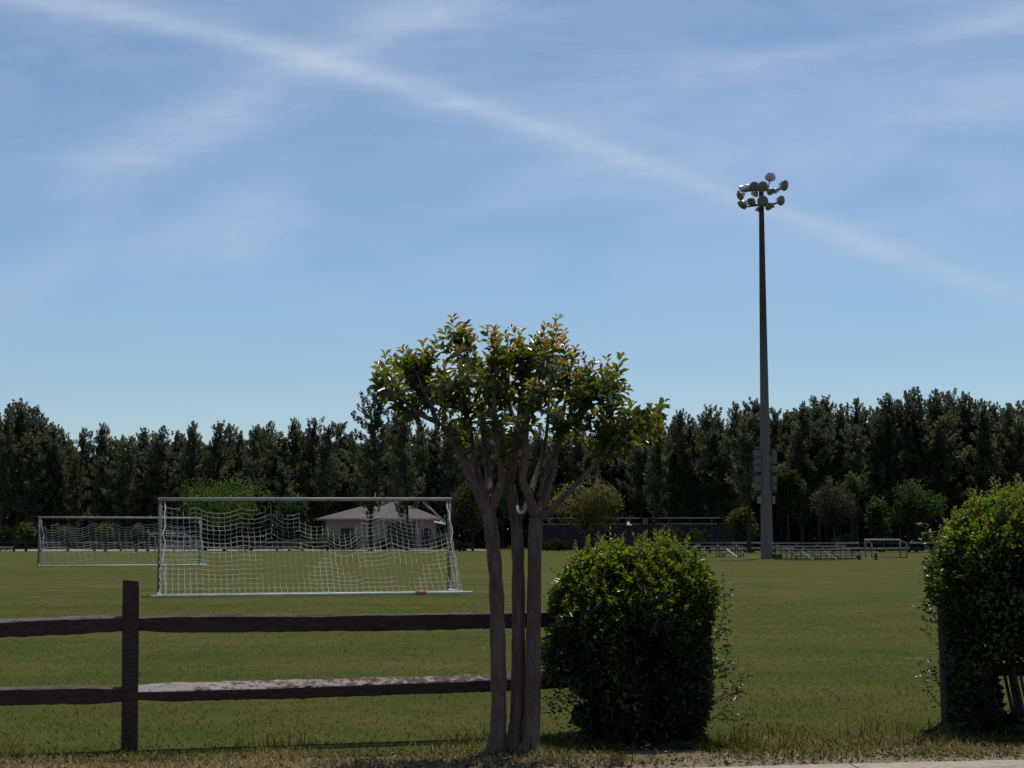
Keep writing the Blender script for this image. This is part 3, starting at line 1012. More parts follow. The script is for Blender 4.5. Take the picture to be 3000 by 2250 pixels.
gl, gr = ground(465, 1745), at(1315, 1733, 43.6)
gr = Vector((gr.x, gr.y, .04))
goal('large white soccer goal nearest the wooden fence, net torn and sagging', gl, gr, 2.44, 1.75, 'soccer goals', 19, holes_near, .047, 2, 3, .0062)
fl, fr_ = ground(112, 1660), ground(585, 1656)
goal('large grey-white soccer goal standing further back, left of the near one', fl, fr_, 2.44, 1.2, 'soccer goals', 17, holes_far, .048, 0, 8, .011)


def mini_goal(label, pL, pR, H, depth, toward=1):
    pL, pR = Vector(pL), Vector(pR)
    root = thing('small_goal', label, 'soccer goal', pL, 'small practice goals')
    ax = (pR - pL).normalized(); ay = Vector((ax.y, -ax.x, 0)) * toward
    for p in (pL, pR):
        MB().tube([p, p + Vector((0, 0, H - .05))], .055, 8).build('goal_post', M['grey_metal'], root, True)
        q = p + ay * depth
        MB().tube([q, q + Vector((0, 0, H * .8))], .05, 8).build('rear_post', M['grey_metal'], root, True)
        MB().tube([q + Vector((0, 0, H * .8)), p + Vector((0, 0, H - .06))], .045, 8).build('top_arm', M['grey_metal'], root, True)
    MB().tube([pL - ax * .06 + Vector((0, 0, H)), pR + ax * .06 + Vector((0, 0, H))], .06, 8).build('crossbar', M['white_metal'], root, True)
    MB().tube([pL + ay * depth + Vector((0, 0, .05)), pR + ay * depth + Vector((0, 0, .05))], .045, 8).build('ground_bar', M['grey_metal'], root, True)
    return root


mini_goal('small white practice goal on the far right of the field, beside the metal bleachers', ground(2536, 1632), ground(2638, 1634.5), 1.25, .5, -1)
mini_goal('small grey practice goal seen through the net between the two large goals', ground(436, 1618), ground(540, 1617), 1.75, .9, 1)

# ------------------------------------------------------------------ floodlight pole
LY = 7200 / 66.0
base = ground(2247, 1637)
light = thing('floodlight_pole', 'tall grey concrete sports floodlight pole with a cluster of round lamps at its top', 'light pole', base)


def LP_(px, py, dy=0):
    return at(px, py, base.y + dy)


pm = F / base.y
pts = [Vector((base.x, base.y, -.05)), LP_(2245, 1500), LP_(2240, 1200), LP_(2235, 900), LP_(2231, 620), LP_(2230, 540)]
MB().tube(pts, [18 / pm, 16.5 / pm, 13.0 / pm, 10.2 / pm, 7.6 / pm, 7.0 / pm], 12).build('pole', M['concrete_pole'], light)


def Lc(cx, cy, dy=0):
    return LP_(2100 + cx / 7.9, 480 + cy / 7.9, dy)


for (pa, pb) in [((480, 640, -.9), (1500, 590, .9)), ((640, 560, .9), (1330, 640, -.9)), ((560, 1010, -.9), (1480, 900, .9)), ((750, 930, .9), (1330, 1000, -.9))]:
    MB().beam(Lc(*pa), Lc(*pb), .10, .10).build('crossarm', M['dark_metal'], light)
heads = [  # crop position, depth, aim, scale, pale?
    (1240, 300, .6, (.1, 1, -.45), 1.15, True), (870, 520, -.7, (-.15, -1, -.35), 1.0, False), (1060, 525, -.9, (.1, -1, -.30), 1.1, False),
    (1560, 500, .3, (.8, -.9, -.35), 1.15, False), (560, 590, -.3, (-1, .1, -.55), .95, False), (670, 560, .7, (-.8, .6, -.5), .9, False),
    (545, 740, -.9, (-.9, -.5, -.55), .95, False), (1240, 640, -.9, (.4, -.7, -.8), .85, False), (880, 700, .9, (-.3, .6, -.6), .85, False),
    (800, 880, -.6, (-.55, -.5, -.6), .95, False), (590, 950, -.2, (-.7, -.3, -.8), 1.1, False), (1060, 860, -.8, (0, -1, -.35), 1.15, False),
    (1210, 985, -.8, (.5, -.6, -.75), .95, False), (1480, 850, .3, (.7, -.9, -.30), 1.05, False), (960, 1070, .8, (-.2, .5, -.8), .7, False), (1370, 640, .6, (.5, .5, -.8), .6, False)]
for cx, cy, dy, aim, sc, pale in heads:
    aim = Vector(aim).normalized()
    p = Lc(cx, cy, dy)
    sc *= 1.12
    r0 = .29 * sc
    h = MB().lathe([(-.34 * sc, .06), (-.30 * sc, .11 * sc), (-.20 * sc, .19 * sc), (-.08 * sc, .255 * sc), (0.02, r0), (.05, r0 + .012), (.05, r0 - .02)], p, aim, 16).build('lamp_head', M['lamp_pale'] if pale else M['lamp_shell'], light, True)
    MB().lathe([(.052, r0 - .022), (.075, r0 * .6), (.085, .03)], p, aim, 16).build('lens', M['lamp_pale'] if pale else M['lamp_glass'], h, True)
    q = p - aim * .2 * sc
    armz = Lc(1040, 620).z if cy < 760 else Lc(1040, 960).z
    foot = Vector((base.x * .35 + q.x * .65 - 0.0, q.y * .75 + base.y * .25, armz))
    MB().tube([q, (q + foot) / 2 + Vector((0, 0, -.05)), foot], .035, 6).build('bracket', M['dark_metal'], h)
# ballast cabinets on both sides of the pole
for (x0, x1, ys) in [(2211, 2231, [(1319, 1339), (1341, 1361), (1363, 1383), (1394, 1415), (1417, 1438)]), (2262, 2275, [(1319, 1360), (1363, 1384), (1394, 1414), (1417, 1436)])]:
    for y0, y1 in ys:
        c0, c1 = LP_(x0, y0, -.1), LP_(x1, y1, -.1)
        MB().box((c0 + c1) / 2, (abs(c1.x - c0.x), .35, abs(c1.z - c0.z) - .02)).build('ballast_box', M['box_metal'], light)
    xm = (x0 + x1) / 2
    a_, b_ = LP_(xm + (4 if x0 < 2240 else -4), 1312, .16), LP_(xm + (4 if x0 < 2240 else -4), 1446, .16)
    MB().beam(a_, b_, .12, .10).build('mounting_rail', M['dark_metal'], light)
for x0, x1 in ((2220, 2231), (2262, 2270)):
    c0, c1 = LP_(x0, 1454, -.1), LP_(x1, 1475, -.1)
    MB().box((c0 + c1) / 2, (abs(c1.x - c0.x), .3, abs(c1.z - c0.z))).build('switch_box', M['pale_box'], light)
for py in (1388, 1441):
    MB().beam(LP_(2212, py, .08), LP_(2275, py, .08), .12, .16).build('bracket_arm', M['dark_metal'], light)
# low dark utility box at the foot
p = ground(2277, 1637)
root = thing('utility_box', 'low dark box on the grass at the foot of the floodlight pole', 'utility box', p)
MB().box(p + Vector((0, 0, .14)), (.62, .5, .28)).build('body', M['dark_metal'], root)
MB().box(p + Vector((-.0, 0, .30)), (.68, .56, .035)).build('lid', M['box_metal'], root)

# ------------------------------------------------------------------ bleachers
def bleacher(label, org, yaw, n, length, braces, rise=.22, run=.62):
    """org = middle of the lowest front plank; rows climb away from it"""
    org = Vector(org)
    root = thing('bleacher', label, 'bleachers', org, 'metal bleachers beside the field')
    Rz = Matrix.Rotation(yaw, 3, 'Z')
    lx, ly = Rz @ Vector((1, 0, 0)), Rz @ Vector((0, 1, 0))
    def P(x, y, z): return org + lx * x + ly * y + Vector((0, 0, z))
    for k in range(n):
        z = .30 + rise * k
        MB().beam(P(-length / 2, run * k, z), P(length / 2, run * k, z), .27, .05).build('seat_plank', M['aluminium'], root)
        if k: MB().beam(P(-length / 2, run * k - .32, z - .24), P(length / 2, run * k - .32, z - .24), .24, .04).build('foot_plank', M['aluminium'], root)
    for x in (-length * .42, -length * .14, length * .14, length * .42):
        m_ = MB()
        m_.beam(P(x, -.15, .10), P(x, run * (n - 1) + .15, .04), .06, .06)
        m_.beam(P(x, -.1, .24), P(x, run * (n - 1) + .1, .24 + rise * (n - 1)), .05, .06)
        for k in range(n):
            m_.beam(P(x, run * k, .05), P(x, run * k, .27 + rise * k), .06, .06)
        m_.build('frame', M['dark_metal'], root)
    for x in braces:
        MB().beam(P(x, -.20, .58), P(x + .62, -.62, .05), .20, .05).build('brace', M['glint_alu'], root)
    return root


bleacher('low metal bleachers with stepped planks just right of the floodlight pole', ground(2425, 1641), R(24), 5, 5.4, [-2.1, -.35], .19)
bleacher('metal bleachers half hidden behind the box-shaped shrub, left of the floodlight pole', ground(2095, 1633), R(10), 4, 5.0, [.8], .24)
# small bench at the right end of the bleachers
p = ground(2545, 1640)
root = thing('bench', 'low plank bench on the grass at the right end of the bleachers', 'bench', p)
MB().beam(p + Vector((-.95, 0, .40)), p + Vector((.75, -.1, .40)), .28, .05).build('seat', M['aluminium'], root)
for s in (-.6, .45): MB().beam(p + Vector((s, -.05, 0)), p + Vector((s, -.05, .37)), .2, .07).build('leg', M['dark_metal'], root)

# ------------------------------------------------------------------ far fences
def far_fence(label, pa, pb, n, h=1.05, pale=True, group=None):
    pa, pb = Vector(pa), Vector(pb)
    root = thing('split_rail_fence', label, 'fence', pa, group)
    prev = None
    for i in range(n + 1):
        p = pa.lerp(pb, i / n)
        MB().box(p + Vector((0, 0, h / 2)), (.22, .2, h)).build('post', M['far_wood_dark'], root)
        if prev is not None:
            for z in (.40, .88):
                a_ = prev + Vector((0, -.13, z + random.uniform(-.03, .03))); b_ = p + Vector((0, -.13, z + random.uniform(-.03, .03)))
                dark = random.random() < .35
                MB().beam(a_, b_, .14, .17).build('rail', M['far_wood_dark'] if dark else M['far_wood'], root)
        prev = p
    return root


far_fence('pale split rail fence along the far edge of the field behind the two large goals', ground(-200, 1616), ground(960, 1614), 15)
far_fence('split rail fence at the far right edge of the field behind the small practice goal', ground(2440, 1619), ground(3100, 1618), 9)
far_fence('short split rail fence at the far field edge behind the bleachers and light pole', ground(2080, 1619), ground(2330, 1618.5), 4)

# tall chain-link court fence in the middle distance
ca, cb = at(1590, 1612, 172), at(2150, 1612, 168)
ca.z = cb.z = 0
root = thing('court_fence', 'tall dark chain link court fence with windscreen behind the box-shaped shrub', 'fence', ca)
nP = 9
for i in range(nP + 1):
    p = ca.lerp(cb, i / nP)
    MB().tube([p, p + Vector((0, 0, 3.35))], .06, 6).build('post', M['chain'], root)
for z in (3.35, 2.75, 1.0):
    MB().tube([ca + Vector((0, -.02, z)), cb + Vector((0, -.02, z))], .05 if z > 3 else .035, 6).build('rail', M['chain'], root)
for x0, x1 in ((.0, .33), (.36, 1.0)):
    a_, b_ = ca.lerp(cb, x0), ca.lerp(cb, x1)
    MB().beam(a_ + Vector((0, .1, 1.35)), b_ + Vector((0, .1, 1.35)), .03, 2.6).build('windscreen', M['screen'], root)
for px in (1887, 1894):
    q = at(px, 1530, 170); MB().box(q, (.18, .1, .65)).build('sign_plate', M['pale_box'], root)

# ------------------------------------------------------------------ park building
HY = 184.0
hb = at(1115, 1612, HY); hb.z = 0
house = thing('park_building', 'single-storey tan park building with hipped grey roof seen through the near goal net', 'building', hb)


def H_(px, py, dy=0):
    return at(px, py, HY + dy)


w0, w1 = H_(955, 1520), H_(1270, 1520)
ev = H_(1000, 1519).z
mb = MB()
mb.box(((w0.x + w1.x) / 2, HY + 4.5, ev / 2), (w1.x - w0.x, 9.0, ev))
mb.build('wall', M['wall_tan'], house)
e0, e1 = H_(930, 1521).x, H_(1292, 1521).x
r0, r1 = H_(1105, 1470).x, H_(1160, 1470).x
rz = H_(1130, 1468, 4).z
mb = MB()
y0, y1 = HY - .8, HY + 9.8
ym = (y0 + y1) / 2
vs = [(e0, y0, ev), (e1, y0, ev), (e1, y1, ev), (e0, y1, ev), (r0, ym, rz), (r1, ym, rz), (e0, y0, ev - .02), (e1, y0, ev - .02), (e1, y1, ev - .02), (e0, y1, ev - .02)]
mb.add(vs, [(0, 1, 5, 4), (1, 2, 5), (2, 3, 4, 5), (3, 0, 4), (6, 9, 8, 7)])
rf = mb.build('roof', M['roof'], house)
MB().beam((e0, y0 - .02, ev - .1), (e1, y0 - .02, ev - .1), .06, .2).build('fascia', M['trim_tan'], rf)
MB().beam((e0 - .03, y0 + .05, ev - .1), (e0 - .03, y1, ev - .1), .06, .2).build('fascia', M['trim_tan'], rf)


def panel(name, x0, x1, y0_, y1_, mat, proud=.06, th=.12, parent=house, off=0):
    a_, b_ = H_(x0, y0_, off), H_(x1, y1_, off)
    return MB().box(((a_.x + b_.x) / 2, HY + off - proud, (a_.z + b_.z) / 2), (abs(b_.x - a_.x), th, abs(b_.z - a_.z))).build(name, mat, parent)


panel('doorway', 1136, 1200, 1533, 1606, M['dark_void'])
panel('door', 1202, 1216, 1531, 1606, M['door_wood'])
fr = panel('lintel', 1134, 1218, 1522, 1530, M['trim_tan'], .10)
# arched window
a_, b_ = H_(1236, 1560), H_(1262, 1602)
cxw, hw = (a_.x + b_.x) / 2, (b_.x - a_.x) / 2
vs = [(cxw - hw, HY - .08, b_.z), (cxw + hw, HY - .08, b_.z)] + [(cxw + hw * math.cos(t), HY - .08, a_.z + hw * math.sin(t)) for t in np.linspace(0, PI, 9)]
MB().add(vs, [tuple(range(len(vs)))]).build('arched_window', M['dark_void'], house)
panel('window', 1000, 1034, 1548, 1580, M['dark_void'])
a_ = H_(1272, 1524, -1); b_ = H_(1305, 1537, -1)
MB().add([(a_.x, HY - .2, a_.z + .2), (b_.x, HY - .2, a_.z - .12), (b_.x, HY - 1.6, b_.z), (a_.x, HY - 1.6, b_.z + .25)], [(0, 1, 2, 3)]).build('awning', M['pale_box'], house)
for px in (1281, 1303):
    q = H_(px, 1560, -1.5); MB().tube([(q.x, q.y, 0), (q.x, q.y, b_.z)], .07, 6).build('awning_post', M['far_wood_dark'], house)

# ------------------------------------------------------------------ trees
def make_pine(seed, H=13.0, crown_from=.38, rad=1.9, dens=1.0):
    r_ = np.random.default_rng(seed)
    root = thing('pine_tree', 'x', 'tree')
    lean = r_.normal(0, .012, 2)
    def axis(z): return Vector((lean[0] * z + .10 * math.sin(z * .5 + seed), lean[1] * z, z))
    tm = MB()
    tm.tube([axis(H * i / 14) - Vector((0, 0, .1 if i == 0 else 0)) for i in range(15)], [.20 * (1 - .9 * i / 14) + .01 for i in range(15)], 7)
    P, D, Nn, L, W, C = [], [], [], [], [], []
    def tuft(p, r, shade, out=(0, 0, 0)):
        """upright brush of needles: they leave a short stub and point up and outwards"""
        k = int(30 * dens)
        ax = np.array([out[0] * .5 + r_.normal(0, .14), out[1] * .5 + r_.normal(0, .14), 1.0]); ax /= np.linalg.norm(ax)
        u_ = r_.uniform(0, 1, k)[:, None]
        rad_ = nrm(r_.normal(0, 1, (k, 3)) * np.array([[1, 1, .25]]))
        P.append(np.array([tuple(p)]) + ax * (u_ - .4) * r * 1.7 + rad_ * r * .12)
        D.append(nrm(ax * (.55 + .7 * u_) + rad_ * (1.15 - .75 * u_)))
        Nn.append(r_.normal(0, 1, (k, 3)))
        L.append(r_.uniform(.6, 1.0, k) * r * (1.05 - .4 * u_[:, 0])); W.append(r_.uniform(.09, .17, k))
        c = np.array([[.098, .104, .068]]) * shade * r_.uniform(.8, 1.2, (k, 1))
        yl = r_.uniform(0, 1, k) < .08
        c[yl] = np.array([.13, .112, .065]) * shade
        C.append(c)
    nb = int(36 * dens)
    a0, as_ = r_.uniform(0, 2 * PI), r_.uniform(.1, .4)
    ex = [.75, .6, .9, .7, .55, .8, .95, .65][seed % 8]
    for b in range(nb):
        f = ((b + r_.uniform(0, 1)) / nb) ** .85
        z = H * (crown_from + (1 - crown_from) * f) * .965
        prof = .12 + .88 * (1 - f) ** ex
        if f < .3: prof *= .5 + f * 1.66
        a = b * 2.4 + r_.normal(0, .5)
        ln = rad * prof * r_.uniform(.55, 1.15) * (1 + as_ * math.cos(a - a0))
        hd = Vector((math.cos(a), math.sin(a), 0))
        p0 = axis(z); p1 = p0 + hd * ln * .6 + Vector((0, 0, ln * (.02 + .3 * f))); p2 = p0 + hd * ln + Vector((0, 0, ln * (.22 + .45 * f)))
        tm.tube([p0, p1, p2], [.045, .03, .012], 4)
        sh = r_.uniform(.8, 1.2)
        r0 = r_.uniform(.42, .60) * (.75 + .25 * (1 - f))
        tuft(p2, r0, sh, hd)
        nt_ = int(ln / .42)
        for t in range(nt_):
            q = p0.lerp(p2, .35 + .6 * (t + .5) / nt_) + Vector((r_.normal(0, .22), r_.normal(0, .22), r_.normal(.05, .12)))
            tuft(q, r0 * r_.uniform(.7, 1.0), sh * r_.uniform(.85, 1.1), hd)
        if f < .88:
            a2 = r_.uniform(0, 2 * PI); q2 = rad * prof * .5 * math.sqrt(r_.uniform())
            for t in range(2): tuft(axis(z) + Vector((math.cos(a2) * q2, math.sin(a2) * q2, r_.normal(0, .3))), r_.uniform(.45, .65), r_.uniform(.7, .95))
    tuft(axis(H * .955), .50, 1.0); tuft(axis(H * .93) + Vector((.16, .08, 0)), .42, 1.0); tuft(axis(H * .92) + Vector((-.2, -.05, 0)), .44, 1.0)
    # a few dead lower limbs
    for b in range(6):
        z = H * r_.uniform(.15, crown_from + .05); a = r_.uniform(0, 2 * PI)
        p0 = axis(z); tm.tube([p0, p0 + Vector((math.cos(a), math.sin(a), .15)) * r_.uniform(.5, 1.4)], [.025, .008], 3)
    V, Fq, CC = card_arrays(np.concatenate(P), np.concatenate(D), np.concatenate(Nn), np.concatenate(L), np.concatenate(W), np.concatenate(C))
    tm.build('trunk', M['pine_bark'], root)
    link_mesh('crown', np_mesh('crown', V, Fq, CC), M['needle'], root)
    root['_h'] = H
    return root


def copy_tree(o):
    c = o.copy(); col.objects.link(c)
    for ch in o.children:
        d = ch.copy(); col.objects.link(d); d.parent = c
    return c


protos = [make_pine(100 + i, 13.0, [.22, .26, .34, .24, .38, .20, .28, .36][i], [2.7, 3.2, 2.3, 2.9, 3.4, 2.6, 2.2, 3.0][i]) for i in range(8)]
for o in protos: del o['_h']
used = set()


def plant_pine(px, top_py, Y, idx, label, group=None, wide=1.0):
    o = protos[idx]
    if idx in used: o = copy_tree(o)
    used.add(idx)
    t = at(px, top_py, Y)
    h = t.z
    o.location = (t.x, t.y, 0)
    o.rotation_euler = (random.gauss(0, .018), random.gauss(0, .018), random.uniform(0, 2 * PI))
    s = h / 13.0
    w = (.8 + .55 * random.random() ** 1.5) * wide * (0.55 + .45 * s)
    o.scale = (w, w, s)
    o['label'] = label
    if group: o['group'] = group
    elif 'group' in o: del o['group']
    return o


def zone(px):
    if px < 100: return ('dark pine in the tall clump at the left edge of the tree line', 'pines at the left edge')
    if px < 465: return ('dark pine in the tree line directly behind the far goal', 'pines behind the far goal')
    if px < 1010: return ('dark pine in the tree line behind the near goal, left of the tallest pine', 'pines behind the near goal')
    if px < 1480: return ('dark pine in the tree line behind the building and left half of the small tree', 'pines behind the building')
    if px < 1930: return ('dark pine in the tree line behind the small tree and box-shaped shrub', 'pines behind the small tree')
    if px < 2240: return ('dark pine in the tree line just left of the floodlight pole', 'pines left of the floodlight pole')
    if px < 2520: return ('dark pine in the tree line just right of the floodlight pole, behind the bleachers', 'pines right of the floodlight pole')
    if px < 2790: return ('dark pine in the tree line behind the small practice goal on the right', 'pines behind the small goal')
    return ('dark pine in the tall tree line above the shrub at the right edge', 'pines at the right edge')


sky = [(-160, 1230), (-90, 1215), (-30, 1215), (8, 1200), (58, 1178), (100, 1194), (128, 1222), (160, 1245), (195, 1262), (245, 1256), (292, 1240), (330, 1290), (352, 1284), (380, 1278), (422, 1252), (448, 1275), (476, 1258), (512, 1262), (560, 1236), (590, 1272), (650, 1240), (670, 1245), (705, 1262), (742, 1248), (790, 1246), (830, 1268), (868, 1225), (915, 1228), (955, 1244), (1003, 1238), (1030, 1262), (1165, 1205), (1198, 1220), (1228, 1232), (1270, 1245), (1320, 1235), (1370, 1250), (1420, 1240), (1470, 1255), (1530, 1235), (1580, 1250), (1640, 1238), (1700, 1245), (1760, 1230), (1820, 1240), (1880, 1228), (1925, 1232), (1988, 1202), (2030, 1235), (2080, 1190), (2120, 1220), (2158, 1188), (2210, 1172), (2262, 1198), (2300, 1205), (2345, 1182), (2388, 1178), (2415, 1158), (2450, 1185), (2495, 1172), (2530, 1200), (2562, 1195), (2600, 1152), (2625, 1175), (2652, 1158), (2700, 1138), (2738, 1142), (2770, 1150), (2822, 1153), (2848, 1170), (2880, 1175), (2915, 1185), (2960, 1195), (3000, 1178), (3060, 1170), (3120, 1185), (3180, 1180)]
for i, (px, py) in enumerate(sky):
    l, g = zone(px)
    Y = 196 + random.uniform(-5, 6) if px < 1900 else 176 + random.uniform(-5, 6)
    plant_pine(px, py, Y, i % 8, l, g, 1.0)
# second and third rows fill in behind and between
for row, (dY, dpy, step) in enumerate([(8, 26, 42), (16, 44, 36), (-4, 75, 66)]):
    px = -190
    while px < 3200:
        px += step * random.uniform(.7, 1.3)
        near = min(sky, key=lambda s: abs(s[0] - px))
        l, g = zone(px)
        Y = (198 if px < 1900 else 178) + dY + random.uniform(-3, 3)
        if row == 2 and 880 < px < 1330: continue
        plant_pine(px, near[1] + dpy + random.uniform(-10, 30), Y, random.randrange(8), l, g, 1.05)
plant_pine(1090, 1143, 171, 1, 'tallest dark pine with broad crown, its trunk standing in front of the tan building', None, 1.25)
plant_pine(1196, 1195, 174, 3, 'slim pine whose trunk stands before the building, right of the tallest pine', None, .85)
plant_pine(2190, 1215, 150, 4, 'pine with dark straight trunk standing just left of the floodlight pole', None, 1.0)

# far wood seen as one dark mass between and behind the trunks
r_ = np.random.default_rng(5)
n = 110000
fx = r_.uniform(-90, 110, n); fz = r_.uniform(0, 1, n) ** 1.0 * 11.0
fy = np.where(fx < 15, 219, 200) + r_.uniform(0, 7, n)
keep = ~((fx > 22) & (fz < 3.0) & (fx < 75) & (r_.uniform(0, 1, n) < .12))
P = np.stack([fx, fy, fz], 1)[keep]
n = len(P)
V, Fq, CC = card_arrays(P, r_.normal(0, 1, (n, 3)), r_.normal(0, 1, (n, 3)), r_.uniform(.6, 1.1, n), r_.uniform(.4, .7, n), np.array([[.115, .112, .085]]) * r_.uniform(.6, 1.3, (n, 1)))
o = link_mesh('distant_wood', np_mesh('distant_wood', V, Fq, CC), M['needle'])
o2 = tag(o, 'dark mass of far-off woodland foliage behind the pine trunks', 'woodland', kind='stuff')


def broad_tree(name, label, px, top, bottom_crown, halfw, Y, colr, base_py=1612, n=2600, cat='tree', trunk=True, group=None, leaf=.30, flat=.75, seed=0, limbs_=7):
    r_ = np.random.default_rng(seed + int(px))
    tp, bt = at(px, top, Y), at(px, bottom_crown, Y)
    hw = halfw / F * Y
    zt, zb = tp.z, max(bt.z, .05)
    cx, cy = tp.x, Y
    root = thing(name, label, cat, (cx, cy, 0), group)
    clumps = []
    nc = 16
    for k in range(nc):
        d = r_.normal(0, 1, 3); d /= np.linalg.norm(d); q = r_.uniform(.35, .95) ** .6
        clumps.append((cx + d[0] * hw * .86 * q, cy + d[1] * hw * .7 * q, (zt + zb) / 2 + d[2] * (zt - zb) / 2 * .80 * q, r_.uniform(.30, .54)))
    P, D, C = [], [], []
    for (x, y, z, s) in clumps:
        k = n // nc
        d = nrm(r_.normal(0, 1, (k, 3))) * (r_.uniform(.3, 1, (k, 1)) ** .5)
        P.append(np.array([[x, y, z]]) + d * np.array([[hw * s * 1.1, hw * s, (zt - zb) * s * .75 * flat]]))
        D.append(d + r_.normal(0, .6, (k, 3)))
        sh = r_.uniform(.65, 1.25)
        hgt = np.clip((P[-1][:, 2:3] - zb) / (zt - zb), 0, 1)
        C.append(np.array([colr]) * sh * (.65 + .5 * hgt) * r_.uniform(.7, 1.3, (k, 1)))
    P = np.concatenate(P); D = np.concatenate(D); C = np.concatenate(C)
    ok = P[:, 2] > .03
    P, D, C = P[ok], D[ok], C[ok]; m_ = len(P)
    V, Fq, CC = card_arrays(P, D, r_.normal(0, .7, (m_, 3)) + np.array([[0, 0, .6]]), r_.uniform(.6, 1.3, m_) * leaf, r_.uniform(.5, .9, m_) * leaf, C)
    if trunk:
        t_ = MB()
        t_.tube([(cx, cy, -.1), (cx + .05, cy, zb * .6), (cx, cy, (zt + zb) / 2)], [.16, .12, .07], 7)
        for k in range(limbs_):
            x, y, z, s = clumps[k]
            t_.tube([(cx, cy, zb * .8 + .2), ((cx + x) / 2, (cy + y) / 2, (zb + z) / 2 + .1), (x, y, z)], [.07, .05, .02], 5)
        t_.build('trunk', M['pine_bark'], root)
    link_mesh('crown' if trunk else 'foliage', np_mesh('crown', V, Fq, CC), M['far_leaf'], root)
    return root


GR = (.085, .118, .034); OL = (.13, .125, .06); GY = (.058, .053, .045)
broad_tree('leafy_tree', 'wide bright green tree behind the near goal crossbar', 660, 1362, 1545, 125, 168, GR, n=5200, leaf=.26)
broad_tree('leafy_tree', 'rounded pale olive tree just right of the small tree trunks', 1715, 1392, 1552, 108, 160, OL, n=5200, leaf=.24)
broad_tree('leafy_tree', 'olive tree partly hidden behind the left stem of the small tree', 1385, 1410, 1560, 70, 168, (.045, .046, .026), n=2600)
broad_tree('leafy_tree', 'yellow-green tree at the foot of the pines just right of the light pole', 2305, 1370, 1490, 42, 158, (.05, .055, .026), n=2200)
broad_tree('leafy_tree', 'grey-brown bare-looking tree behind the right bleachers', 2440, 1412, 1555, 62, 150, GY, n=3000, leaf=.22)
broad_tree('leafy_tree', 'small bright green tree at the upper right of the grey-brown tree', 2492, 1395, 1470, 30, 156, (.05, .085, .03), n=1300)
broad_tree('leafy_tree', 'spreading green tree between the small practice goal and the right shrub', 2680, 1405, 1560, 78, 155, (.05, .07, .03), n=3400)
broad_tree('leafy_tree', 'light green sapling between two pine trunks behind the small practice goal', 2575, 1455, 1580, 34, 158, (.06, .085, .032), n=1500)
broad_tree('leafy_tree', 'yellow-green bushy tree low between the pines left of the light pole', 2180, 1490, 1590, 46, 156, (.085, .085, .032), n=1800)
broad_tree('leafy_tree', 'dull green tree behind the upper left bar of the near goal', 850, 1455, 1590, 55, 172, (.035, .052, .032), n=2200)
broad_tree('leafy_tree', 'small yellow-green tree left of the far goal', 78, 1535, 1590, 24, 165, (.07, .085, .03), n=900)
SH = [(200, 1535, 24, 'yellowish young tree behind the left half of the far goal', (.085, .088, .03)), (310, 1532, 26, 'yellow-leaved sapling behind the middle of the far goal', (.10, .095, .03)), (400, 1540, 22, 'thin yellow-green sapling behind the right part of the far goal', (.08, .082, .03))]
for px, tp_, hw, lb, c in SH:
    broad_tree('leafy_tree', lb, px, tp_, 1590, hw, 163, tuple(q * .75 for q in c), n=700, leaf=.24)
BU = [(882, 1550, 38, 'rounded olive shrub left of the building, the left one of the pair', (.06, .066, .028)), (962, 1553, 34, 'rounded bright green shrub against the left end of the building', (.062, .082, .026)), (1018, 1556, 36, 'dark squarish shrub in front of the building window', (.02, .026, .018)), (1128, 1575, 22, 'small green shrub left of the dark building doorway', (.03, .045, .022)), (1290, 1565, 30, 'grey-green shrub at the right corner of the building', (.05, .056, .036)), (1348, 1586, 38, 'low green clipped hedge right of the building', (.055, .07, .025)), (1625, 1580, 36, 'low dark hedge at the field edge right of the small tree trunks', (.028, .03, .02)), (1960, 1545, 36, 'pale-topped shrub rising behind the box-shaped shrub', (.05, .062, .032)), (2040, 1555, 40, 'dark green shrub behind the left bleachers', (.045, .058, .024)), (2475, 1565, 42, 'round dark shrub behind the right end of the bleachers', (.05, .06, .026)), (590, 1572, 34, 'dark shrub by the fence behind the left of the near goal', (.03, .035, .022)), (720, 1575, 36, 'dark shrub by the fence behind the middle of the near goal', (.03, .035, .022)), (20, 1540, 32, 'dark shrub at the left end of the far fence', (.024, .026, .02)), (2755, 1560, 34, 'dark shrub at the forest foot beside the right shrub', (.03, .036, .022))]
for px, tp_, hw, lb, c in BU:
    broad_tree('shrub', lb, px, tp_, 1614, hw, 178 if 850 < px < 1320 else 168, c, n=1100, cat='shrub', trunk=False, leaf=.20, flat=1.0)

# ------------------------------------------------------------------ grass, weeds and litter in the foreground
def scatter(n, d0, d1, t0, t1, pw=1.0):
    d = d0 + (d1 - d0) * rng.uniform(0, 1, n) ** pw
    t = rng.uniform(t0, t1, n)
    x = K0.x + KD.x * t + KN.x * d; y = K0.y + KD.y * t + KN.y * d
    return x, y, d


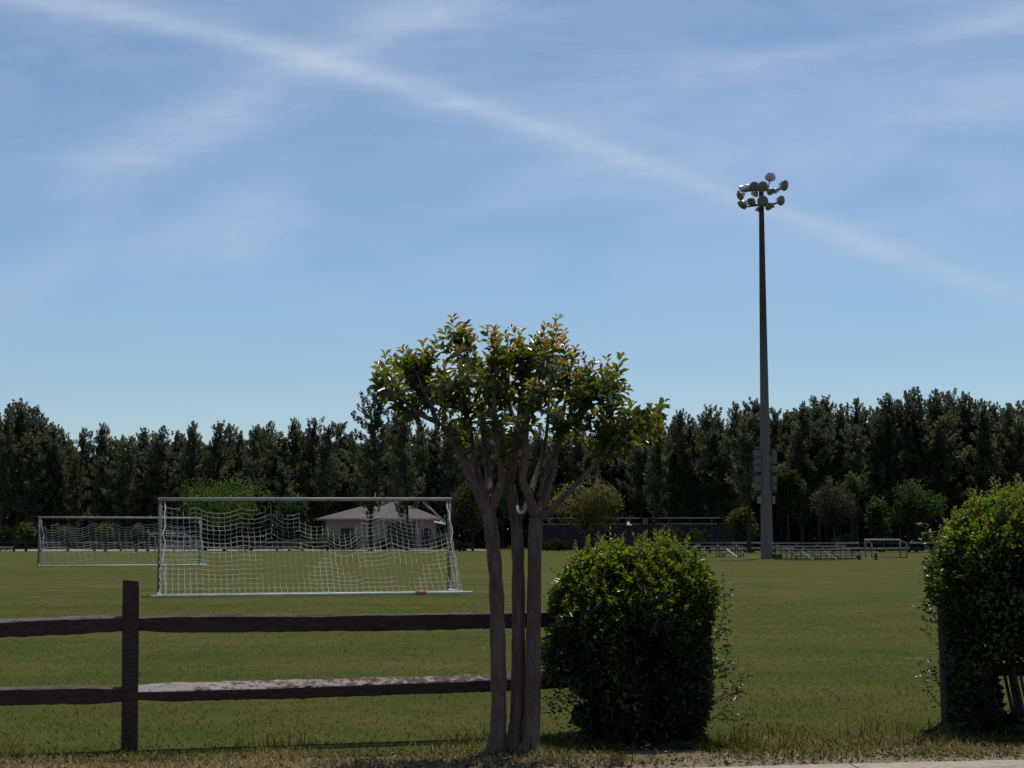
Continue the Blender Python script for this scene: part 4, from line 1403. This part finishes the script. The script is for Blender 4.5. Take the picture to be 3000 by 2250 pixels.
def blades(name, n, d0, d1, t0, t1, h0, h1, w, pal, pw=1.0, lean=.5, label=None, patch=None):
    x, y, d = scatter(n, d0, d1, t0, t1, pw)
    nv = np.array([mnoise.noise(Vector((a * 1.3, b * 1.3, 1.7))) for a, b in zip(x, y)])
    nv2 = np.array([mnoise.noise(Vector((a * .45, b * .45, 7.7))) for a, b in zip(x, y)])
    if patch is not None:
        k = nv + .5 * nv2 + rng.normal(0, .15, n) > patch
        x, y, d, nv, nv2 = x[k], y[k], d[k], nv[k], nv2[k]
    n = len(x)
    h = rng.uniform(h0, h1, n) * (1 + .5 * nv)
    a = rng.uniform(0, 2 * PI, n)
    side = np.stack([np.cos(a), np.sin(a), np.zeros(n)], 1)
    ln = np.stack([rng.normal(0, lean, n), rng.normal(0, lean, n), np.ones(n)], 1)
    B = np.stack([x, y, np.full(n, -.003)], 1)
    hh = h[:, None]
    mid = B + ln * hh * .55 * np.array([[.6, .6, 1]]); tip = B + ln * hh * np.array([[1.2, 1.2, .95]])
    V = np.stack([B - side * w, B + side * w, mid + side * w * .7, mid - side * w * .7, tip], 1).reshape(-1, 3)
    i = np.arange(n)[:, None] * 5
    Ft = np.concatenate([i + np.array([[0, 1, 2]]), i + np.array([[0, 2, 3]]), i + np.array([[3, 2, 4]])], 0)
    pal = np.array(pal)
    idx = np.clip(((nv2 * .8 + nv * .7 + rng.normal(0, .24, n)) + .42) * len(pal), 0, len(pal) - 1).astype(int)
    C = pal[idx] * rng.uniform(.82, 1.2, (n, 1))
    o = link_mesh(name, np_mesh(name, V, Ft, np.repeat(C, 5, 0)), M['grass_blade'])
    return tag(o, label, 'grass', kind='stuff')


PG = [(.050, .072, .014), (.067, .086, .018), (.084, .096, .024), (.104, .102, .030), (.155, .135, .055)]
PD = [(.055, .075, .014), (.09, .095, .022), (.16, .135, .05), (.21, .17, .08), (.26, .205, .11)]
blades('field_grass', 150000, 1.0, 30.0, -12, 12, .012, .042, .004, PG, 2.4, 1.0, 'short mown green grass of the field just beyond the fence')
blades('verge_grass', 24000, .25, 1.35, -8, 8, .02, .075, .0035, PD, 1.0, .7, 'scruffy half-dry grass along the verge under the fence', -.25)
blades('tall_weeds', 2600, .9, 1.8, -8, 8, .08, .17, .004, PG[:4], 1.0, .3, 'taller green weeds at the fence line', .12)
# dry leaves and bits
n = 9000
x, y, d = scatter(n, .03, 1.25, -8, 8, 1.0)
P = np.stack([x, y, rng.uniform(.002, .02, n)], 1)
D = np.stack([rng.normal(0, 1, n), rng.normal(0, 1, n), rng.normal(0, .25, n)], 1)
Nn = np.stack([rng.normal(0, .4, n), rng.normal(0, .4, n), np.ones(n)], 1)
L = rng.uniform(.010, .042, n)
pal = np.array([(.10, .065, .04), (.18, .125, .08), (.28, .20, .14), (.45, .38, .29), (.07, .07, .03)])
C = pal[rng.integers(0, 5, n)] * rng.uniform(.7, 1.2, (n, 1))
V, Fq, CC = leaf_arrays(P, D, Nn, L, L * .5, C, .3, .2)
tag(link_mesh('leaf_litter', np_mesh('leaf_litter', V, Fq, CC), M['litter']), 'brown and pale dry leaves scattered on the verge by the kerb', 'leaf litter', kind='stuff')

# ------------------------------------------------------------------ sun and sky
SUN_EL, SUN_AZ = R(67), R(21)          # azimuth clockwise from +Y
sd = Vector((math.sin(SUN_AZ) * math.cos(SUN_EL), math.cos(SUN_AZ) * math.cos(SUN_EL), math.sin(SUN_EL)))
ld = bpy.data.lights.new('sun', 'SUN')
ld.energy = 3.0; ld.angle = R(.53); ld.color = (1.0, .95, .86)
lo = bpy.data.objects.new('sun', ld); col.objects.link(lo)
lo.rotation_euler = (-sd).to_track_quat('-Z', 'Y').to_euler()
lo.location = (0, 40, 60)

w = bpy.data.worlds.new("World"); scene.world = w; w.use_nodes = True
nt = w.node_tree; nt.nodes.clear()
out = nt.nodes.new('ShaderNodeOutputWorld')
bg = nt.nodes.new('ShaderNodeBackground'); bg.inputs[1].default_value = .1
nt.links.new(bg.outputs[0], out.inputs[0])
skyn = N_(nt, 'TexSky', sky_type='NISHITA')
skyn.sun_disc = False; skyn.sun_elevation = SUN_EL; skyn.sun_rotation = SUN_AZ
skyn.air_density = 1.0; skyn.dust_density = .6; skyn.ozone_density = 1.5
tc = N_(nt, 'TexCoord').outputs['Generated']
sx = N_(nt, 'SeparateXYZ'); nt.links.new(tc, sx.inputs[0])
yy = mth(nt, 'MAXIMUM', sx.outputs[1], .08)
u = mth(nt, 'DIVIDE', sx.outputs[0], yy)
v = mth(nt, 'DIVIDE', sx.outputs[2], yy)
uv = N_(nt, 'CombineXYZ'); nt.links.new(u, uv.inputs[0]); nt.links.new(v, uv.inputs[1])
elev = mth(nt, 'MAXIMUM', sx.outputs[2], 0)
SKY_TINT = [(0.0, (.78, .92, 1.10)), (.10, (.70, .845, .975)), (.30, (.69, .81, .92)), (1.0, (.75, .82, .92))]
tint = ramp(nt, elev, SKY_TINT)
base_c = mixc(nt, 1.0, skyn.outputs[0], tint, 'MULTIPLY')


def uvof(px, py):
    d = ray(px, py)
    return d.x / d.y, d.z / d.y


def band(pts, width, gain, ufade, deg=2, nscale=6, stretch=(3, 12), rough=.6):
    """soft streak along a curve v(u) on the sky"""
    P = np.array([uvof(*p) for p in pts])
    co = np.polyfit(P[:, 0], P[:, 1], deg)
    acc = None
    for c in co:
        acc = mth(nt, 'ADD', mth(nt, 'MULTIPLY', acc, u), float(c)) if acc is not None else mth(nt, 'ADD', mth(nt, 'MULTIPLY', u, 0.0), float(c))
    mp = N_(nt, 'Mapping'); mp.inputs['Scale'].default_value = (stretch[0], stretch[1], 1); mp.inputs['Rotation'].default_value = (0, 0, math.atan2(P[-1, 1] - P[0, 1], P[-1, 0] - P[0, 0]) * -1)
    nt.links.new(uv.outputs[0], mp.inputs[0])
    nz = noise_t(nt, nscale, 7, .68, mp.outputs[0], .5)
    d = mth(nt, 'SUBTRACT', v, acc)
    d = mth(nt, 'ADD', d, mth(nt, 'MULTIPLY', mth(nt, 'SUBTRACT', nz, .5), width * 1.2))
    q = mth(nt, 'DIVIDE', d, width)
    g = mth(nt, 'POWER', 2.718, mth(nt, 'MULTIPLY', mth(nt, 'MULTIPLY', q, q), -1))
    u0, u1 = P[0, 0], P[-1, 0]
    t = mth(nt, 'DIVIDE', mth(nt, 'SUBTRACT', u, float(u0)), float(u1 - u0))
    f = ramp(nt, t, [(p_, (c_, c_, c_)) for p_, c_ in ufade])
    nz2 = mth(nt, 'MAXIMUM', mth(nt, 'SUBTRACT', mth(nt, 'MULTIPLY', nz, 2.4), .2), .05)
    return mth(nt, 'MULTIPLY', mth(nt, 'MULTIPLY', mth(nt, 'MULTIPLY', g, f), nz2), gain)


streaks = [
    band([(80, -10), (500, 75), (1000, 195), (1450, 320), (1800, 455), (2150, 575), (2500, 705), (3050, 890)], .0072, .25, [(0, .55), (.15, .8), (.25, 1), (.6, .75), (.85, .75), (1, .45)], 3, 5),
    band([(80, -10), (500, 75), (1000, 195), (1450, 320), (1800, 455), (2150, 575), (2500, 705), (3050, 890)], .020, .13, [(0, 1), (.3, 1), (.7, .5), (1, .2)], 3, 4),
    band([(60, 560), (400, 430), (800, 250), (1200, 50), (1400, -60)], .020, .22, [(0, .15), (.25, 1), (.5, .8), (.6, .35), (.8, .3), (1, .3)], 2, 5),
    band([(1700, 150), (2100, 172), (2400, 160), (2700, 110), (3050, 30)], .009, .20, [(0, .1), (.3, .8), (.7, 1), (1, .7)], 2, 5),
    band([(1500, 260), (2000, 235), (2500, 225), (3050, 260)], .013, .14, [(0, .2), (.4, 1), (1, .7)], 2, 5),
    band([(300, 760), (700, 690), (950, 610)], .022, .16, [(0, .1), (.6, 1), (1, 0)], 2, 5),
    band([(1100, 480), (1700, 500), (2300, 430), (3050, 380)], .03, .12, [(0, .1), (.5, 1), (1, .8)], 2, 4),
    band([(850, 230), (1150, 60), (1500, -60), (2000, -150)], .022, .22, [(0, .3), (.3, 1), (1, .5)], 2, 5),
    band([(1400, 420), (1900, 360), (2400, 300), (3050, 330)], .014, .12, [(0, .3), (.5, 1), (1, .8)], 2, 6),
    band([(1700, 860), (2200, 800), (2700, 640), (3050, 600)], .022, .10, [(0, 0), (.5, 1), (1, .6)], 2, 5),
]
cl = streaks[0]
for s in streaks[1:]: cl = mth(nt, 'ADD', cl, s)
mp = N_(nt, 'Mapping'); mp.inputs['Scale'].default_value = (5, 16, 1); mp.inputs['Rotation'].default_value = (0, 0, R(12))
nt.links.new(uv.outputs[0], mp.inputs[0])
wis = noise_t(nt, 1.2, 7, .6, mp.outputs[0], .6)
hi = ramp(nt, v, [(.10, (0, 0, 0)), (.24, (1, 1, 1))])
cl = mth(nt, 'ADD', cl, mth(nt, 'MULTIPLY', mth(nt, 'MULTIPLY', ramp(nt, wis, [(.44, (0, 0, 0)), (.68, (1, 1, 1))]), hi), .15))
cl = mth(nt, 'MINIMUM', mth(nt, 'ADD', cl, .045), .75)
CLOUD = (6.3, 7.1, 8.3)
final = mixc(nt, cl, base_c, CLOUD)
nt.links.new(final, bg.inputs[0])

scene.cycles.max_bounces = 7
scene.cycles.diffuse_bounces = 3
scene.cycles.transmission_bounces = 4
scene.cycles.glossy_bounces = 2
scene.view_settings.view_transform = 'Standard'
scene.view_settings.look = 'None'
scene.view_settings.exposure = 0
scene.view_settings.gamma = 1
